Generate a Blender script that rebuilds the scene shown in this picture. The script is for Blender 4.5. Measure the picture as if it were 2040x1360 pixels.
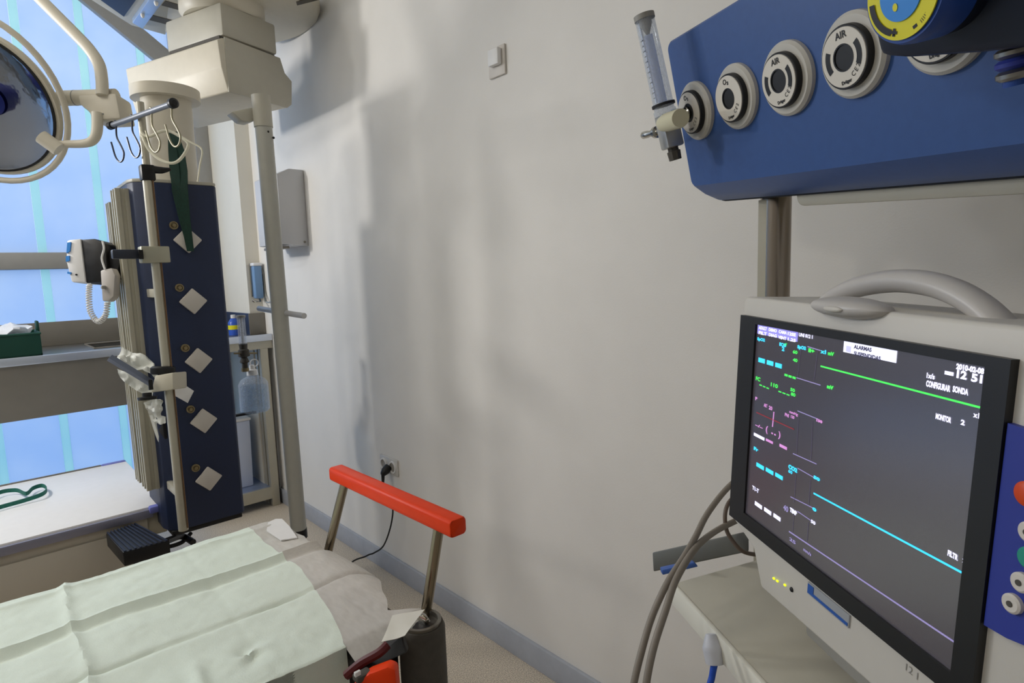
import bpy, bmesh, math, random
from mathutils import Vector, Matrix, noise
random.seed(4)
for o in list(bpy.data.objects): bpy.data.objects.remove(o)
SC = bpy.context.scene
COL = SC.collection
V = Vector
PI = math.pi

# ------------------------------------------------------------------ camera
FPX = 1195.0
CAMZ = 1.35
_p, _r, _y = (math.radians(a) for a in (6.7, -1.95, 42.4))
FW = V((math.sin(_y)*math.cos(_p), math.cos(_y)*math.cos(_p), -math.sin(_p)))
_rt = V((math.cos(_y), -math.sin(_y), 0)); _up = _rt.cross(FW)
RT = _rt*math.cos(_r) + _up*math.sin(_r); UP = -_rt*math.sin(_r) + _up*math.cos(_r)
CP = V((0, 0, CAMZ))
cd = bpy.data.cameras.new('camera'); cam = bpy.data.objects.new('camera', cd); COL.objects.link(cam)
cd.sensor_width = 36; cd.lens = FPX/2040*36; cd.clip_start = .02
cam.matrix_world = Matrix(((RT.x, UP.x, -FW.x, CP.x), (RT.y, UP.y, -FW.y, CP.y), (RT.z, UP.z, -FW.z, CP.z), (0, 0, 0, 1)))
SC.camera = cam

def srgb(r, g, b):
    f = lambda c: (c/12.92 if c <= .04045 else ((c+.055)/1.055)**2.4)
    return tuple(f(x/255) for x in (r, g, b)) + (1,)

# ------------------------------------------------------------------ light
vs = SC.view_settings
vs.view_transform = 'Standard'; vs.look = 'None'; vs.gamma = 1; vs.use_curve_mapping = False; vs.exposure = 0.0
w = bpy.data.worlds.new('sky'); SC.world = w; w.use_nodes = True
nt = w.node_tree; nt.nodes.clear()
out = nt.nodes.new('ShaderNodeOutputWorld'); bg = nt.nodes.new('ShaderNodeBackground')
tc = nt.nodes.new('ShaderNodeTexCoord'); sp = nt.nodes.new('ShaderNodeSeparateXYZ'); rp = nt.nodes.new('ShaderNodeValToRGB')
mr = nt.nodes.new('ShaderNodeMapRange'); mr.inputs[1].default_value = -.5; mr.inputs[2].default_value = .5
nt.links.new(tc.outputs['Generated'], sp.inputs[0]); nt.links.new(sp.outputs[2], mr.inputs[0]); nt.links.new(mr.outputs[0], rp.inputs[0])
rp.color_ramp.elements[0].color = srgb(126, 174, 222); rp.color_ramp.elements[1].color = srgb(226, 244, 255)
rp.color_ramp.elements[0].position = .3; rp.color_ramp.elements[1].position = .8
nt.links.new(rp.outputs[0], bg.inputs[0]); bg.inputs[1].default_value = 1.35
nt.links.new(bg.outputs[0], out.inputs[0])

def area(name, loc, target, size, power, col, shape='SQUARE', size_y=None):
    d = bpy.data.lights.new(name, 'AREA'); d.energy = power; d.color = col; d.shape = shape; d.size = size
    if size_y: d.size_y = size_y
    o = bpy.data.objects.new(name, d); COL.objects.link(o); o.location = loc
    o.rotation_euler = (V(target)-V(loc)).to_track_quat('-Z', 'Y').to_euler()
    return o
WARM = (1.0, .93, .82)
area('theatre_lamp_light', (-.72, 3.55, 2.08), (1.3, 1.9, 1.3), .2, 18, (1, .97, .92), 'DISK')
area('theatre_lamp_light', (-.95, 3.2, 2.45), (1.3, 1.9, 1.3), .26, 8, (1, .97, .92), 'DISK')
area('examination_lamp_light', (-1.3, .95, 2.15), (1.3, 1.5, 1.0), .2, 3.5, WARM, 'DISK')
area('ceiling_fill_light', (-1.1, 2.3, 3.02), (-1.2, 2.5, 0), 1.2, 21, WARM)  # unseen ceiling light, added for warm ambient fill
area('ceiling_fill_light', (-1.6, -.6, 3.02), (-1.8, -.4, 0), 1.2, 7, WARM)  # weaker unseen ceiling light, added as fill from the front

# ------------------------------------------------------------------ pixel helpers (used only to place real objects)
def ray(px, py): return FW + RT*((px-1020)/FPX) - UP*((py-680)/FPX)
def on(ax, val, px, py):
    d = ray(px, py); return CP + d*((val-CP[ax])/d[ax])
def X(v, px, py): return on(0, v, px, py)
def Y(v, px, py): return on(1, v, px, py)
def Z(v, px, py): return on(2, v, px, py)
def D(w, px, py): return CP + ray(px, py)*w

# ------------------------------------------------------------------ materials
MATS = {}
def mat(name, col, rough=.5, metal=0., noise_amt=0., nscale=30., bump=0., bscale=200., spec=.5, emit=0., trans=0., ior=1.45, alpha=1., col2=None, coat=0.):
    if name in MATS: return MATS[name]
    m = bpy.data.materials.new(name); m.use_nodes = True; t = m.node_tree; b = t.nodes['Principled BSDF']
    c = srgb(*col)
    b.inputs['Base Color'].default_value = c; b.inputs['Roughness'].default_value = rough; b.inputs['Metallic'].default_value = metal
    b.inputs['Specular IOR Level'].default_value = spec; b.inputs['IOR'].default_value = ior
    b.inputs['Transmission Weight'].default_value = trans; b.inputs['Alpha'].default_value = alpha
    b.inputs['Coat Weight'].default_value = coat
    if emit: b.inputs['Emission Color'].default_value = c; b.inputs['Emission Strength'].default_value = emit
    tcn = t.nodes.new('ShaderNodeTexCoord')
    n = t.nodes.new('ShaderNodeTexNoise'); n.inputs['Scale'].default_value = nscale; n.inputs['Detail'].default_value = 4
    t.links.new(tcn.outputs['Object'], n.inputs['Vector'])
    r = t.nodes.new('ShaderNodeValToRGB'); r.color_ramp.elements[0].position = .35; r.color_ramp.elements[1].position = .65
    k = 1-noise_amt
    r.color_ramp.elements[0].color = (c[0]*k, c[1]*k, c[2]*k, 1) if col2 is None else srgb(*col2)
    r.color_ramp.elements[1].color = c
    t.links.new(n.outputs['Fac'], r.inputs[0])
    if not emit: t.links.new(r.outputs[0], b.inputs['Base Color'])
    if bump:
        n2 = t.nodes.new('ShaderNodeTexNoise'); n2.inputs['Scale'].default_value = bscale; n2.inputs['Detail'].default_value = 3
        t.links.new(tcn.outputs['Object'], n2.inputs['Vector'])
        bp = t.nodes.new('ShaderNodeBump'); bp.inputs['Strength'].default_value = bump; bp.inputs['Distance'].default_value = .002
        t.links.new(n2.outputs['Fac'], bp.inputs['Height']); t.links.new(bp.outputs[0], b.inputs['Normal'])
    MATS[name] = m; return m

M_wall = mat('wall_paint', (233, 230, 225), .65, noise_amt=.03, nscale=6, bump=.12, bscale=260)
M_pillar = mat('pillar_paint', (226, 221, 208), .65, noise_amt=.03, nscale=6, bump=.1)
M_ceil = mat('ceiling_paint', (235, 235, 230), .8)
M_floor = mat('floor_vinyl', (226, 213, 194), .45, col2=(158, 148, 134), nscale=260, bump=.05)
M_base = mat('skirting_vinyl', (172, 176, 185), .5, noise_amt=.06)
M_steel = mat('brushed_steel', (150, 148, 142), .33, metal=.9, noise_amt=.12, nscale=15)
M_steelD = mat('steel_panel', (134, 129, 120), .45, metal=.35, noise_amt=.08, nscale=8)
M_frame = mat('window_frame_paint', (158, 157, 154), .5, metal=.2, noise_amt=.04)
M_chrome = mat('chrome', (190, 186, 176), .16, metal=1., noise_amt=.05)
M_alu = mat('anodised_aluminium', (186, 181, 164), .38, metal=.3, noise_amt=.06, nscale=12)
M_cream = mat('cream_plastic', (212, 205, 188), .42, noise_amt=.03, bump=.03)
M_cream2 = mat('cream_metal_paint', (188, 184, 170), .42, noise_amt=.03)
M_tube = mat('grey_white_tube_paint', (180, 179, 170), .4, noise_amt=.04)
M_white = mat('white_plastic', (234, 233, 232), .38, noise_amt=.02)
M_blue = mat('blue_enamel', (55, 88, 148), .42, noise_amt=.06, nscale=80, bump=.05)
M_navy = mat('navy_column_paint', (34, 46, 76), .5, noise_amt=.06, nscale=80, bump=.05)
M_black = mat('black_plastic', (18, 18, 20), .45)
M_rubber = mat('black_rubber', (26, 26, 28), .7)
M_grey = mat('grey_plastic', (150, 148, 142), .5, noise_amt=.04)
M_dgrey = mat('dark_grey_foam', (84, 80, 74), .75, noise_amt=.12, nscale=60, bump=.2)
M_red = mat('red_plastic', (240, 64, 6), .4, noise_amt=.05, spec=.3)
M_green = mat('green_strap', (13, 54, 42), .75, noise_amt=.25, nscale=120, bump=.3)
M_teal = mat('teal_strap', (36, 112, 98), .7, noise_amt=.2, nscale=120, bump=.3)
M_crate = mat('green_crate_plastic', (14, 62, 50), .45)
M_mon = mat('monitor_casing', (208, 204, 196), .42, noise_amt=.02, bump=.04)
M_shelf = mat('grey_shelf_laminate', (190, 186, 172), .5, noise_amt=.03)
M_edge = mat('pale_shelf_edge', (224, 222, 210), .45)
M_table = mat('white_laminate', (243, 242, 242), .4, noise_amt=.02)
M_yellow = mat('yellow_label', (228, 220, 30), .45)
M_cyan = mat('light_blue_label', (50, 140, 225), .45)
M_bumper = mat('lilac_bumper', (112, 118, 190), .5)
M_cable = mat('grey_cable', (136, 128, 118), .5, noise_amt=.05)
M_bluecab = mat('blue_cable', (30, 80, 190), .45)
M_gauze = mat('white_gauze', (232, 234, 228), .8, noise_amt=.05, bump=.6, bscale=90)
M_ctrl = mat('blue_control_panel', (44, 58, 150), .45)
M_orange = mat('orange_key', (214, 72, 22), .4)
M_teal2 = mat('teal_key', (40, 150, 130), .4)
M_ledg = mat('green_led', (220, 235, 30), .4, emit=1.2)
M_sock = mat('plate_plastic', (214, 208, 200), .4)
M_brass = mat('brass', (150, 136, 104), .4, metal=.5)

def clearmat(name, col, rough=.08, mixf=.55):
    m = bpy.data.materials.new(name); m.use_nodes = True; t = m.node_tree; t.nodes.clear()
    o = t.nodes.new('ShaderNodeOutputMaterial'); a = t.nodes.new('ShaderNodeBsdfTransparent'); b = t.nodes.new('ShaderNodeBsdfPrincipled')
    n = t.nodes.new('ShaderNodeTexNoise'); n.inputs['Scale'].default_value = 25
    mx = t.nodes.new('ShaderNodeMixShader'); mx.inputs[0].default_value = mixf
    a.inputs[0].default_value = srgb(*col); b.inputs['Base Color'].default_value = srgb(*col); b.inputs['Roughness'].default_value = rough
    mm = t.nodes.new('ShaderNodeMath'); mm.operation = 'MULTIPLY_ADD'; mm.inputs[1].default_value = .15; mm.inputs[2].default_value = mixf-.08
    t.links.new(n.outputs['Fac'], mm.inputs[0]); t.links.new(mm.outputs[0], mx.inputs[0])
    t.links.new(a.outputs[0], mx.inputs[1]); t.links.new(b.outputs[0], mx.inputs[2]); t.links.new(mx.outputs[0], o.inputs[0])
    return m
M_clear = clearmat('clear_plastic', (238, 242, 248), .08, .26)
M_water = clearmat('liquid', (228, 238, 246), .05, .12)
M_film = clearmat('thin_paper_film', (234, 232, 227), .7, .62)
M_bag = clearmat('plastic_bag', (236, 238, 242), .25, .7)

def glassmat(name, tint, tl):
    m = bpy.data.materials.new(name); m.use_nodes = True; t = m.node_tree; t.nodes.clear()
    o = t.nodes.new('ShaderNodeOutputMaterial'); a = t.nodes.new('ShaderNodeBsdfTranslucent'); b = t.nodes.new('ShaderNodeBsdfTransparent')
    g = t.nodes.new('ShaderNodeBsdfGlossy'); g.inputs['Roughness'].default_value = .35
    n = t.nodes.new('ShaderNodeTexNoise'); n.inputs['Scale'].default_value = 3.5; n.inputs['Detail'].default_value = 5
    tcn = t.nodes.new('ShaderNodeTexCoord'); t.links.new(tcn.outputs['Object'], n.inputs['Vector'])
    c = srgb(*tint)
    r = t.nodes.new('ShaderNodeValToRGB'); r.color_ramp.elements[0].position = .3; r.color_ramp.elements[1].position = .7
    r.color_ramp.elements[0].color = (c[0]*.88, c[1]*.93, c[2]*.99, 1); r.color_ramp.elements[1].color = c
    t.links.new(n.outputs['Fac'], r.inputs[0])
    t.links.new(r.outputs[0], a.inputs[0]); t.links.new(r.outputs[0], b.inputs[0])
    m1 = t.nodes.new('ShaderNodeMixShader'); m1.inputs[0].default_value = tl
    m2 = t.nodes.new('ShaderNodeMixShader'); m2.inputs[0].default_value = .06
    t.links.new(b.outputs[0], m1.inputs[1]); t.links.new(a.outputs[0], m1.inputs[2])
    t.links.new(m1.outputs[0], m2.inputs[1]); t.links.new(g.outputs[0], m2.inputs[2]); t.links.new(m2.outputs[0], o.inputs[0])
    return m
M_glass = glassmat('frosted_channel_glass', (238, 241, 252), .35)
M_joint = glassmat('turquoise_glass_joint', (232, 251, 244), .4)

# ------------------------------------------------------------------ mesh helpers
ORG = {}
class MB:
    def __init__(s): s.v = []; s.f = []
    def add(s, vs_, fs):
        n = len(s.v); s.v += [V(a) for a in vs_]; s.f += [tuple(n+i for i in f) for f in fs]; return s
    def bm(s, b):
        b.verts.index_update(); s.add([x.co.copy() for x in b.verts], [[x.index for x in f.verts] for f in b.faces]); b.free(); return s
    def box(s, c, d, R=None, bev=0., seg=2):
        b = bmesh.new(); bmesh.ops.create_cube(b, size=1)
        for x in b.verts: x.co = V((x.co.x*d[0], x.co.y*d[1], x.co.z*d[2]))
        if bev: bmesh.ops.bevel(b, geom=b.edges[:], offset=bev, segments=seg, affect='EDGES', profile=.5)
        for x in b.verts:
            if R is not None: x.co = R @ x.co
            x.co += V(c)
        return s.bm(b)
    def rng(s, a, b, bev=0.):
        a = V(a); b = V(b); return s.box((a+b)/2, [abs(q) for q in (b-a)], bev=bev)
    def cyl(s, a, b, r, r2=None, seg=24, cap=True):
        return s.lathe(a, b, [(0, 0), (0, r), (1, r if r2 is None else r2), (1, 0)] if cap else [(0, r), (1, r if r2 is None else r2)], seg)
    def lathe(s, a, b, prof, seg=28):
        """profile of (t along a->b, radius)"""
        a = V(a); b = V(b); ax = (b-a); u = ax.normalized()
        e1 = u.orthogonal().normalized(); e2 = u.cross(e1)
        vs_, fs, rings = [], [], []
        for t, r in prof:
            if r < 1e-6: rings.append([len(vs_)]); vs_.append(a+ax*t)
            else:
                k = len(vs_); rings.append(list(range(k, k+seg)))
                for i in range(seg):
                    an = 2*PI*i/seg; vs_.append(a+ax*t+(e1*math.cos(an)+e2*math.sin(an))*r)
        for p, q in zip(rings, rings[1:]):
            for i in range(seg):
                j = (i+1) % seg
                if len(p) == 1 and len(q) == 1: continue
                if len(p) == 1: fs.append((p[0], q[i], q[j]))
                elif len(q) == 1: fs.append((p[i], q[0], p[j]))
                else: fs.append((p[i], q[i], q[j], p[j]))
        return s.add(vs_, fs)
    def tube(s, pts, r, seg=12, smooth=8, flat=None, upv=None, closed=False):
        pts = [V(p) for p in pts]
        rr = r if isinstance(r, (list, tuple)) else [r]*len(pts)
        if smooth > 1 and len(pts) > 2:
            P, Rr = [], []
            n = len(pts)
            for i in range(n if closed else n-1):
                g = (lambda k: pts[k % n]) if closed else (lambda k: pts[min(max(k, 0), n-1)])
                p0, p1, p2, p3 = g(i-1), g(i), g(i+1), g(i+2)
                for k in range(smooth):
                    t = k/smooth
                    P.append(.5*((2*p1)+(p2-p0)*t+(2*p0-5*p1+4*p2-p3)*t*t+(3*p1-p0-3*p2+p3)*t**3))
                    Rr.append(rr[i]*(1-t)+rr[(i+1) % n]*t)
            if not closed: P.append(pts[-1]); Rr.append(rr[-1])
            pts, rr = P, Rr
        n = len(pts); vs_, fs = [], []
        e = None
        for i in range(n):
            if closed: t = pts[(i+1) % n]-pts[i-1]
            else: t = pts[min(i+1, n-1)]-pts[max(i-1, 0)]
            t = t.normalized()
            if upv is not None: e1 = (V(upv)-t*V(upv).dot(t)).normalized()
            elif e is None: e1 = t.orthogonal().normalized()
            else: e1 = (e-t*e.dot(t)).normalized()
            e = e1; e2 = t.cross(e1)
            for k in range(seg):
                an = 2*PI*(k+.5)/seg
                a_, b_ = (1, 1) if flat is None else flat
                vs_.append(pts[i]+(e1*math.cos(an)*a_+e2*math.sin(an)*b_)*rr[i])
        for i in range(n if closed else n-1):
            for k in range(seg):
                j = (i+1) % n
                fs.append((i*seg+k, i*seg+(k+1) % seg, j*seg+(k+1) % seg, j*seg+k))
        if not closed: fs.append(tuple(reversed(range(seg)))); fs.append(tuple(range((n-1)*seg, n*seg)))
        return s.add(vs_, fs)
    def prism(s, poly, ext, bev=0., seg=2, bevel_all=False):
        """poly: coplanar 3D points; ext: extrusion vector. bev bevels every edge"""
        b = bmesh.new(); vv = [b.verts.new(p) for p in poly]; f = b.faces.new(vv)
        r = bmesh.ops.extrude_face_region(b, geom=[f])
        for g in r['geom']:
            if isinstance(g, bmesh.types.BMVert): g.co += V(ext)
        bmesh.ops.recalc_face_normals(b, faces=b.faces[:])
        if bev: bmesh.ops.bevel(b, geom=[e for e in b.edges], offset=bev, segments=seg, affect='EDGES', profile=.5)
        return s.bm(b)
    def ball(s, c, d, R=None, seg=20):
        b = bmesh.new(); bmesh.ops.create_uvsphere(b, u_segments=seg, v_segments=seg//2, radius=1)
        for x in b.verts:
            x.co = V((x.co.x*d[0], x.co.y*d[1], x.co.z*d[2]))
            if R is not None: x.co = R @ x.co
            x.co += V(c)
        return s.bm(b)
def rounded(x0, z0, x1, z1, rad, n=5):
    """rounded rectangle outline in (x,z); rad = (bl, br, tr, tl) """
    if not isinstance(rad, (tuple, list)): rad = (rad,)*4
    P = []
    for (cx, cz, a0, r) in ((x0+rad[0], z0+rad[0], PI, rad[0]), (x1-rad[1], z0+rad[1], 1.5*PI, rad[1]), (x1-rad[2], z1-rad[2], 0, rad[2]), (x0+rad[3], z1-rad[3], .5*PI, rad[3])):
        for i in range(n+1):
            a = a0+.5*PI*i/n; P.append((cx+r*math.cos(a), cz+r*math.sin(a)))
    return P
def xz(P, y=0.): return [V((a, y, b)) for a, b in P]

def obj(name, mb, m, parent=None, local=False, label=None, smooth=True, kind=None):
    me = bpy.data.meshes.new(name)
    off = V((0, 0, 0))
    if parent is not None and not local: off = ORG.get(parent.name, V((0, 0, 0)))
    me.from_pydata([tuple(v-off) for v in mb.v], [], mb.f); me.update()
    b = bmesh.new(); b.from_mesh(me); bmesh.ops.recalc_face_normals(b, faces=b.faces[:]); b.to_mesh(me); b.free()
    me.materials.append(m)
    if smooth: me.shade_smooth(); me.set_sharp_from_angle(angle=math.radians(38))
    o = bpy.data.objects.new(name, me); COL.objects.link(o)
    if parent is not None: o.parent = parent; ORG[o.name] = ORG.get(parent.name, V((0, 0, 0)))
    if label: o['label'] = label
    if kind: o['kind'] = kind
    return o
def thing(name, label, cat, loc=(0, 0, 0), matrix=None, group=None):
    o = bpy.data.objects.new(name, None); o.empty_display_size = .05; COL.objects.link(o)
    if matrix is not None: o.matrix_world = matrix
    else: o.location = loc
    ORG[o.name] = V(loc) if matrix is None else V((0, 0, 0))
    o['label'] = label; o['category'] = cat
    if group: o['group'] = group
    return o
def tag(o, label, cat, group=None):
    o['label'] = label; o['category'] = cat
    if group: o['group'] = group
    return o
def struct(name, mb, m, **k):
    o = obj(name, mb, m, **k); o['kind'] = 'structure'; return o
def textmesh(name, s, size, m, parent, pos, xdir=(1, 0, 0), zdir=(0, 0, 1), rot=0., align='CENTER', thick=0., bold=0.):
    """flat lettering in the parent's local frame, reading along xdir with its top towards zdir"""
    cu = bpy.data.curves.new(name, 'FONT'); cu.body = s; cu.size = size; cu.align_x = align; cu.align_y = 'CENTER'; cu.extrude = thick; cu.offset = bold; cu.resolution_u = 3
    t = bpy.data.objects.new(name+'_tmp', cu); COL.objects.link(t)
    dg = bpy.context.evaluated_depsgraph_get(); me = bpy.data.meshes.new_from_object(t.evaluated_get(dg)); bpy.data.objects.remove(t)
    x = V(xdir).normalized(); z = V(zdir).normalized(); n = x.cross(z)
    x2 = x*math.cos(rot)+z*math.sin(rot); z2 = -x*math.sin(rot)+z*math.cos(rot)
    for v in me.vertices:
        c = v.co.copy(); v.co = V(pos)+x2*c.x+z2*c.y+n*c.z
    me.materials.clear(); me.materials.append(m)
    o = bpy.data.objects.new(name, me); COL.objects.link(o)
    if parent is not None: o.parent = parent
    return o

# ================================================================== THE ROOM
XW, YB = 1.326, 4.2
ZC = 3.1
struct('floor', MB().rng((-3.2, -2.6, -.1), (XW+.1, YB+.1, 0)), M_floor)
struct('ceiling', MB().rng((-3.2, -2.6, ZC), (XW+.1, YB+.1, ZC+.1)), M_ceil)
struct('wall_right', MB().rng((XW, -2.6, 0), (XW+.1, YB+.1, ZC)), M_wall)
struct('wall_left', MB().rng((-3.3, -2.6, 0), (-3.2, YB+.1, ZC)), M_wall)
struct('wall_front', MB().rng((-3.2, -2.7, 0), (XW, -2.6, ZC)), M_wall)
struct('pillar', MB().rng((1.246, 3.64, 0), (XW, YB, ZC)), M_pillar)
struct('baseboard_right', MB().rng((XW-.014, -2.6, 0), (XW, 3.64, .088), bev=.003), M_base)
struct('baseboard_back', MB().rng((-3.2, YB-.1, 0), (1.246, YB-.08, .1)), M_base)
# window wall: channel glass held by a painted frame
FRY = (4.12, 4.2)
win = bpy.data.objects.new('window_1', None); COL.objects.link(win); win['kind'] = 'structure'; ORG['window_1'] = V((0, 0, 0))
X0, X1 = -3.2, 1.246
for a, b in (((X0, FRY[0], 1.445), (X1, FRY[1], 1.535)), ((X0, FRY[0], 2.98), (X1, FRY[1], ZC)), ((X0, FRY[0], 0), (X1, FRY[1], .12))):
    obj('transom', MB().rng(a, b, bev=.004), M_frame, win)
obj('mullion', MB().rng((1.17, 4.10, 0), (1.246, 4.2, ZC), bev=.004), M_frame, win)
obj('mullion', MB().rng((1.085, 4.10, 0), (1.125, 4.2, ZC), bev=.004), M_frame, win)
obj('glass_pane', MB().rng((1.125, 4.15, .1), (1.17, 4.157, 3.0)), M_glass, win)
xs = 1.085; pitch = .283; first = .925
edges = [first-pitch*i for i in range(-0, 15)]
gp = MB().rng((-.121, 0, -1.43), (.121, .007, 1.43)); gj = MB().rng((-.019, -.006, -1.43), (.019, .008, 1.43))
proto = jproto = None
for i, e in enumerate(edges):
    if e-pitch < X0-.2: break
    if proto is None:
        proto = obj('glass_plank', gp, M_glass, win); jproto = obj('glass_joint', gj, M_joint, win, label='turquoise joint between two frosted glass planks')
        a, b = proto, jproto
    else:
        a = proto.copy(); b = jproto.copy(); COL.objects.link(a); COL.objects.link(b); a.parent = win; b.parent = win
    a.location = (e-pitch/2, 4.155, 1.55); b.location = (e, 4.155, 1.55)
obj('glass_plank', MB().rng((first+.0205, 4.155, .12), (1.085, 4.162, 2.98)), M_glass, win)
# steel roof brace in front of the glass
br = MB(); p0 = V((.44, 4.06, 3.1)); p1 = V((1.24, 4.06, 2.505)); d_ = (p1-p0).normalized(); n_ = V((-d_.z, 0, d_.x))*.052
br.prism([p0-n_, p1-n_, p1+n_, p0+n_], (0, .04, 0), bev=.003)
struct('trim_1', br, M_frame)

# ================================================================== STEEL BENCH under the window
BZ = 1.03; BF = 3.54
bench = thing('steel_bench', 'long brushed steel bench with sink along the frosted glass window', 'bench', (0, 3.8, 0))
sa = Z(BZ, 178, 690); sb = Z(BZ, 255, 668)
sx0, sx1, sy0, sy1 = sa.x, 1.02, 3.66, 3.98
b = MB()
b.rng((-2.6, BF, BZ-.025), (sx0, 4.1, BZ)); b.rng((sx1, BF, BZ-.025), (1.244, 4.1, BZ)); b.rng((sx0, BF, BZ-.025), (sx1, sy0, BZ)); b.rng((sx0, sy1, BZ-.025), (sx1, 4.1, BZ)); b.rng((1.244, BF, BZ-.025), (XW-.002, 3.638, BZ))
obj('worktop', b, M_steel, bench)
s = MB(); T = .006
s.rng((sx0-T, sy0-T, BZ-.2), (sx1+T, sy1+T, BZ-.194)); s.rng((sx0-T, sy0-T, BZ-.2), (sx0, sy1+T, BZ-.025)); s.rng((sx1, sy0-T, BZ-.2), (sx1+T, sy1+T, BZ-.025)); s.rng((sx0, sy0-T, BZ-.2), (sx1, sy0, BZ-.025)); s.rng((sx0, sy1, BZ-.2), (sx1, sy1+T, BZ-.025))
s.tube([(sx0, sy0, BZ+.002), (sx1, sy0, BZ+.002), (sx1, sy1, BZ+.002), (sx0, sy1, BZ+.002)], .005, smooth=1, closed=True, seg=8)
obj('sink', s, M_steelD, bench)
obj('front_lip', MB().rng((-2.6, BF-.012, BZ-.035), (XW-.002, BF, BZ+.004), bev=.004), mat('bright_steel_lip', (205, 212, 224), .3, metal=.6), bench)
obj('front_panel', MB().rng((-2.6, BF, .742), (.93, BF+.02, BZ-.026)), M_steelD, bench)
obj('apron', MB().rng((.93, BF, .95), (XW-.002, BF+.02, BZ-.026)), M_alu, bench)
obj('splashback', MB().rng((-2.6, 4.085, BZ), (1.244, 4.1, 1.16), bev=.002), M_steelD, bench)
sp2 = MB(); sp2.rng((1.232, 3.628, BZ), (1.244, 4.085, 1.155)); obj('splashback', sp2, mat('blue_reflection_steel', (70, 90, 130), .3, metal=.6), bench, label='side splashback with a painted dark blue reflection')  # blue reflection in the steel is put into its base colour
obj('splashback', MB().rng((1.232, 3.622, BZ), (XW-.002, 3.637, 1.155), bev=.002), M_steelD, bench)
obj('undershelf', MB().rng((.9, BF+.02, .098), (XW-.03, 4.05, .118)), mat('blue_steel_shelf', (150, 165, 195), .35, metal=.5), bench)
obj('undershelf_rail', MB().rng((.9, BF, .05), (XW-.03, BF+.02, .118)), M_alu, bench)
lg = MB().rng((XW-.075, BF-.002, 0), (XW-.03, BF+.04, .95), bev=.003)
leg0 = obj('leg', lg, M_alu, bench)
obj('leg', MB().rng((XW-.075, 3.595, .0), (XW-.03, 3.63, .95)), M_alu, bench)
for xx in (-2.5, -1.2): obj('leg', MB().rng((xx, BF+.03, 0), (xx+.045, BF+.075, .742)), M_alu, bench)
obj('leg', MB().rng((.9, 4.0, 0), (.945, 4.045, 1.0)), M_alu, bench)
# things on and below the bench
bx = Z(BZ, 72, 697)
ct = thing('green_crate', 'low dark green plastic crate at left edge on steel bench', 'crate', (bx.x-.16, 3.72, BZ))
cx1, cx0 = bx.x, bx.x-.34
cr = MB(); cr.rng((cx0, BF+.03, BZ+.001), (cx1, BF+.29, BZ+.008))
for a, b_ in (((cx0, BF+.03), (cx1, BF+.036)), ((cx0, BF+.284), (cx1, BF+.29)), ((cx0, BF+.03), (cx0+.006, BF+.29)), ((cx1-.006, BF+.03), (cx1, BF+.29))): cr.rng((a[0], a[1], BZ+.001), (b_[0], b_[1], BZ+.105))
obj('crate_body', cr, M_crate, ct)
obj('rim', MB().tube([(cx0, BF+.03, BZ+.105), (cx1, BF+.03, BZ+.105), (cx1, BF+.29, BZ+.105), (cx0, BF+.29, BZ+.105)], .006, smooth=1, closed=True, seg=8), M_crate, ct)
obj('handle', MB().box((cx1+.004, BF+.2, BZ+.13), (.012, .07, .055), bev=.005), M_crate, ct)
def crumple(c, d, amp, sc, seed, seg=26):
    m_ = MB().ball(c, d, seg=seg)
    for v in m_.v:
        n = noise.noise_vector(v*sc+V((seed, seed*2, 0))); v += V(n)*amp + V(noise.noise_vector(v*sc*2.7))*amp*.5
    return m_
tag(obj('plastic_bag', crumple((cx1-.12, BF+.16, BZ+.115), (.1, .1, .035), .028, 14, 1), M_bag), 'clear crinkled plastic bag on top inside the green crate', 'bag')
tag(obj('wrapped_pack', crumple((cx1-.24, BF+.15, BZ+.09), (.07, .09, .045), .02, 14, 4), mat('pink_white_wrap', (226, 196, 192), .5, noise_amt=.15, nscale=40)), 'pinkish wrapped pack in green crate at the picture edge', 'package')
bt = Y(3.7, 466, 652)
q = thing('small_bottle', 'small blue and white bottle with yellow band on bench beside column', 'bottle', (bt.x, 3.7, BZ))
obj('bottle_body', MB().lathe((bt.x, 3.7, BZ+.001), (bt.x, 3.7, BZ+.1), [(0, 0), (0, .03), (.75, .03), (.9, .02), (1, .012), (1, 0)]), mat('blue_bottle', (50, 90, 190), .3), q)
obj('label_band', MB().cyl((bt.x, 3.7, BZ+.035), (bt.x, 3.7, BZ+.06), .031), M_yellow, q)
obj('cap', MB().cyl((bt.x, 3.7, BZ+.1), (bt.x, 3.7, BZ+.12), .013), M_white, q)
# waste box on the undershelf
wa = Y(3.72, 474, 835); wb = Y(3.72, 527, 950)
q = thing('white_bin', 'tall white bin standing on the bench undershelf behind blue column', 'bin', (1.1, 3.78, .119))
b = MB(); b.prism([V((.98, 3.66, .119)), V((1.19, 3.66, .119)), V((1.2, 3.66, .52)), V((.97, 3.66, .52))], (0, .24, 0), bev=.006); obj('bin_body', b, mat('pale_bin', (205, 214, 236), .5), q)
obj('rim', MB().rng((.965, 3.655, .52), (1.205, 3.905, .535), bev=.004), M_white, q)

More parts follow.
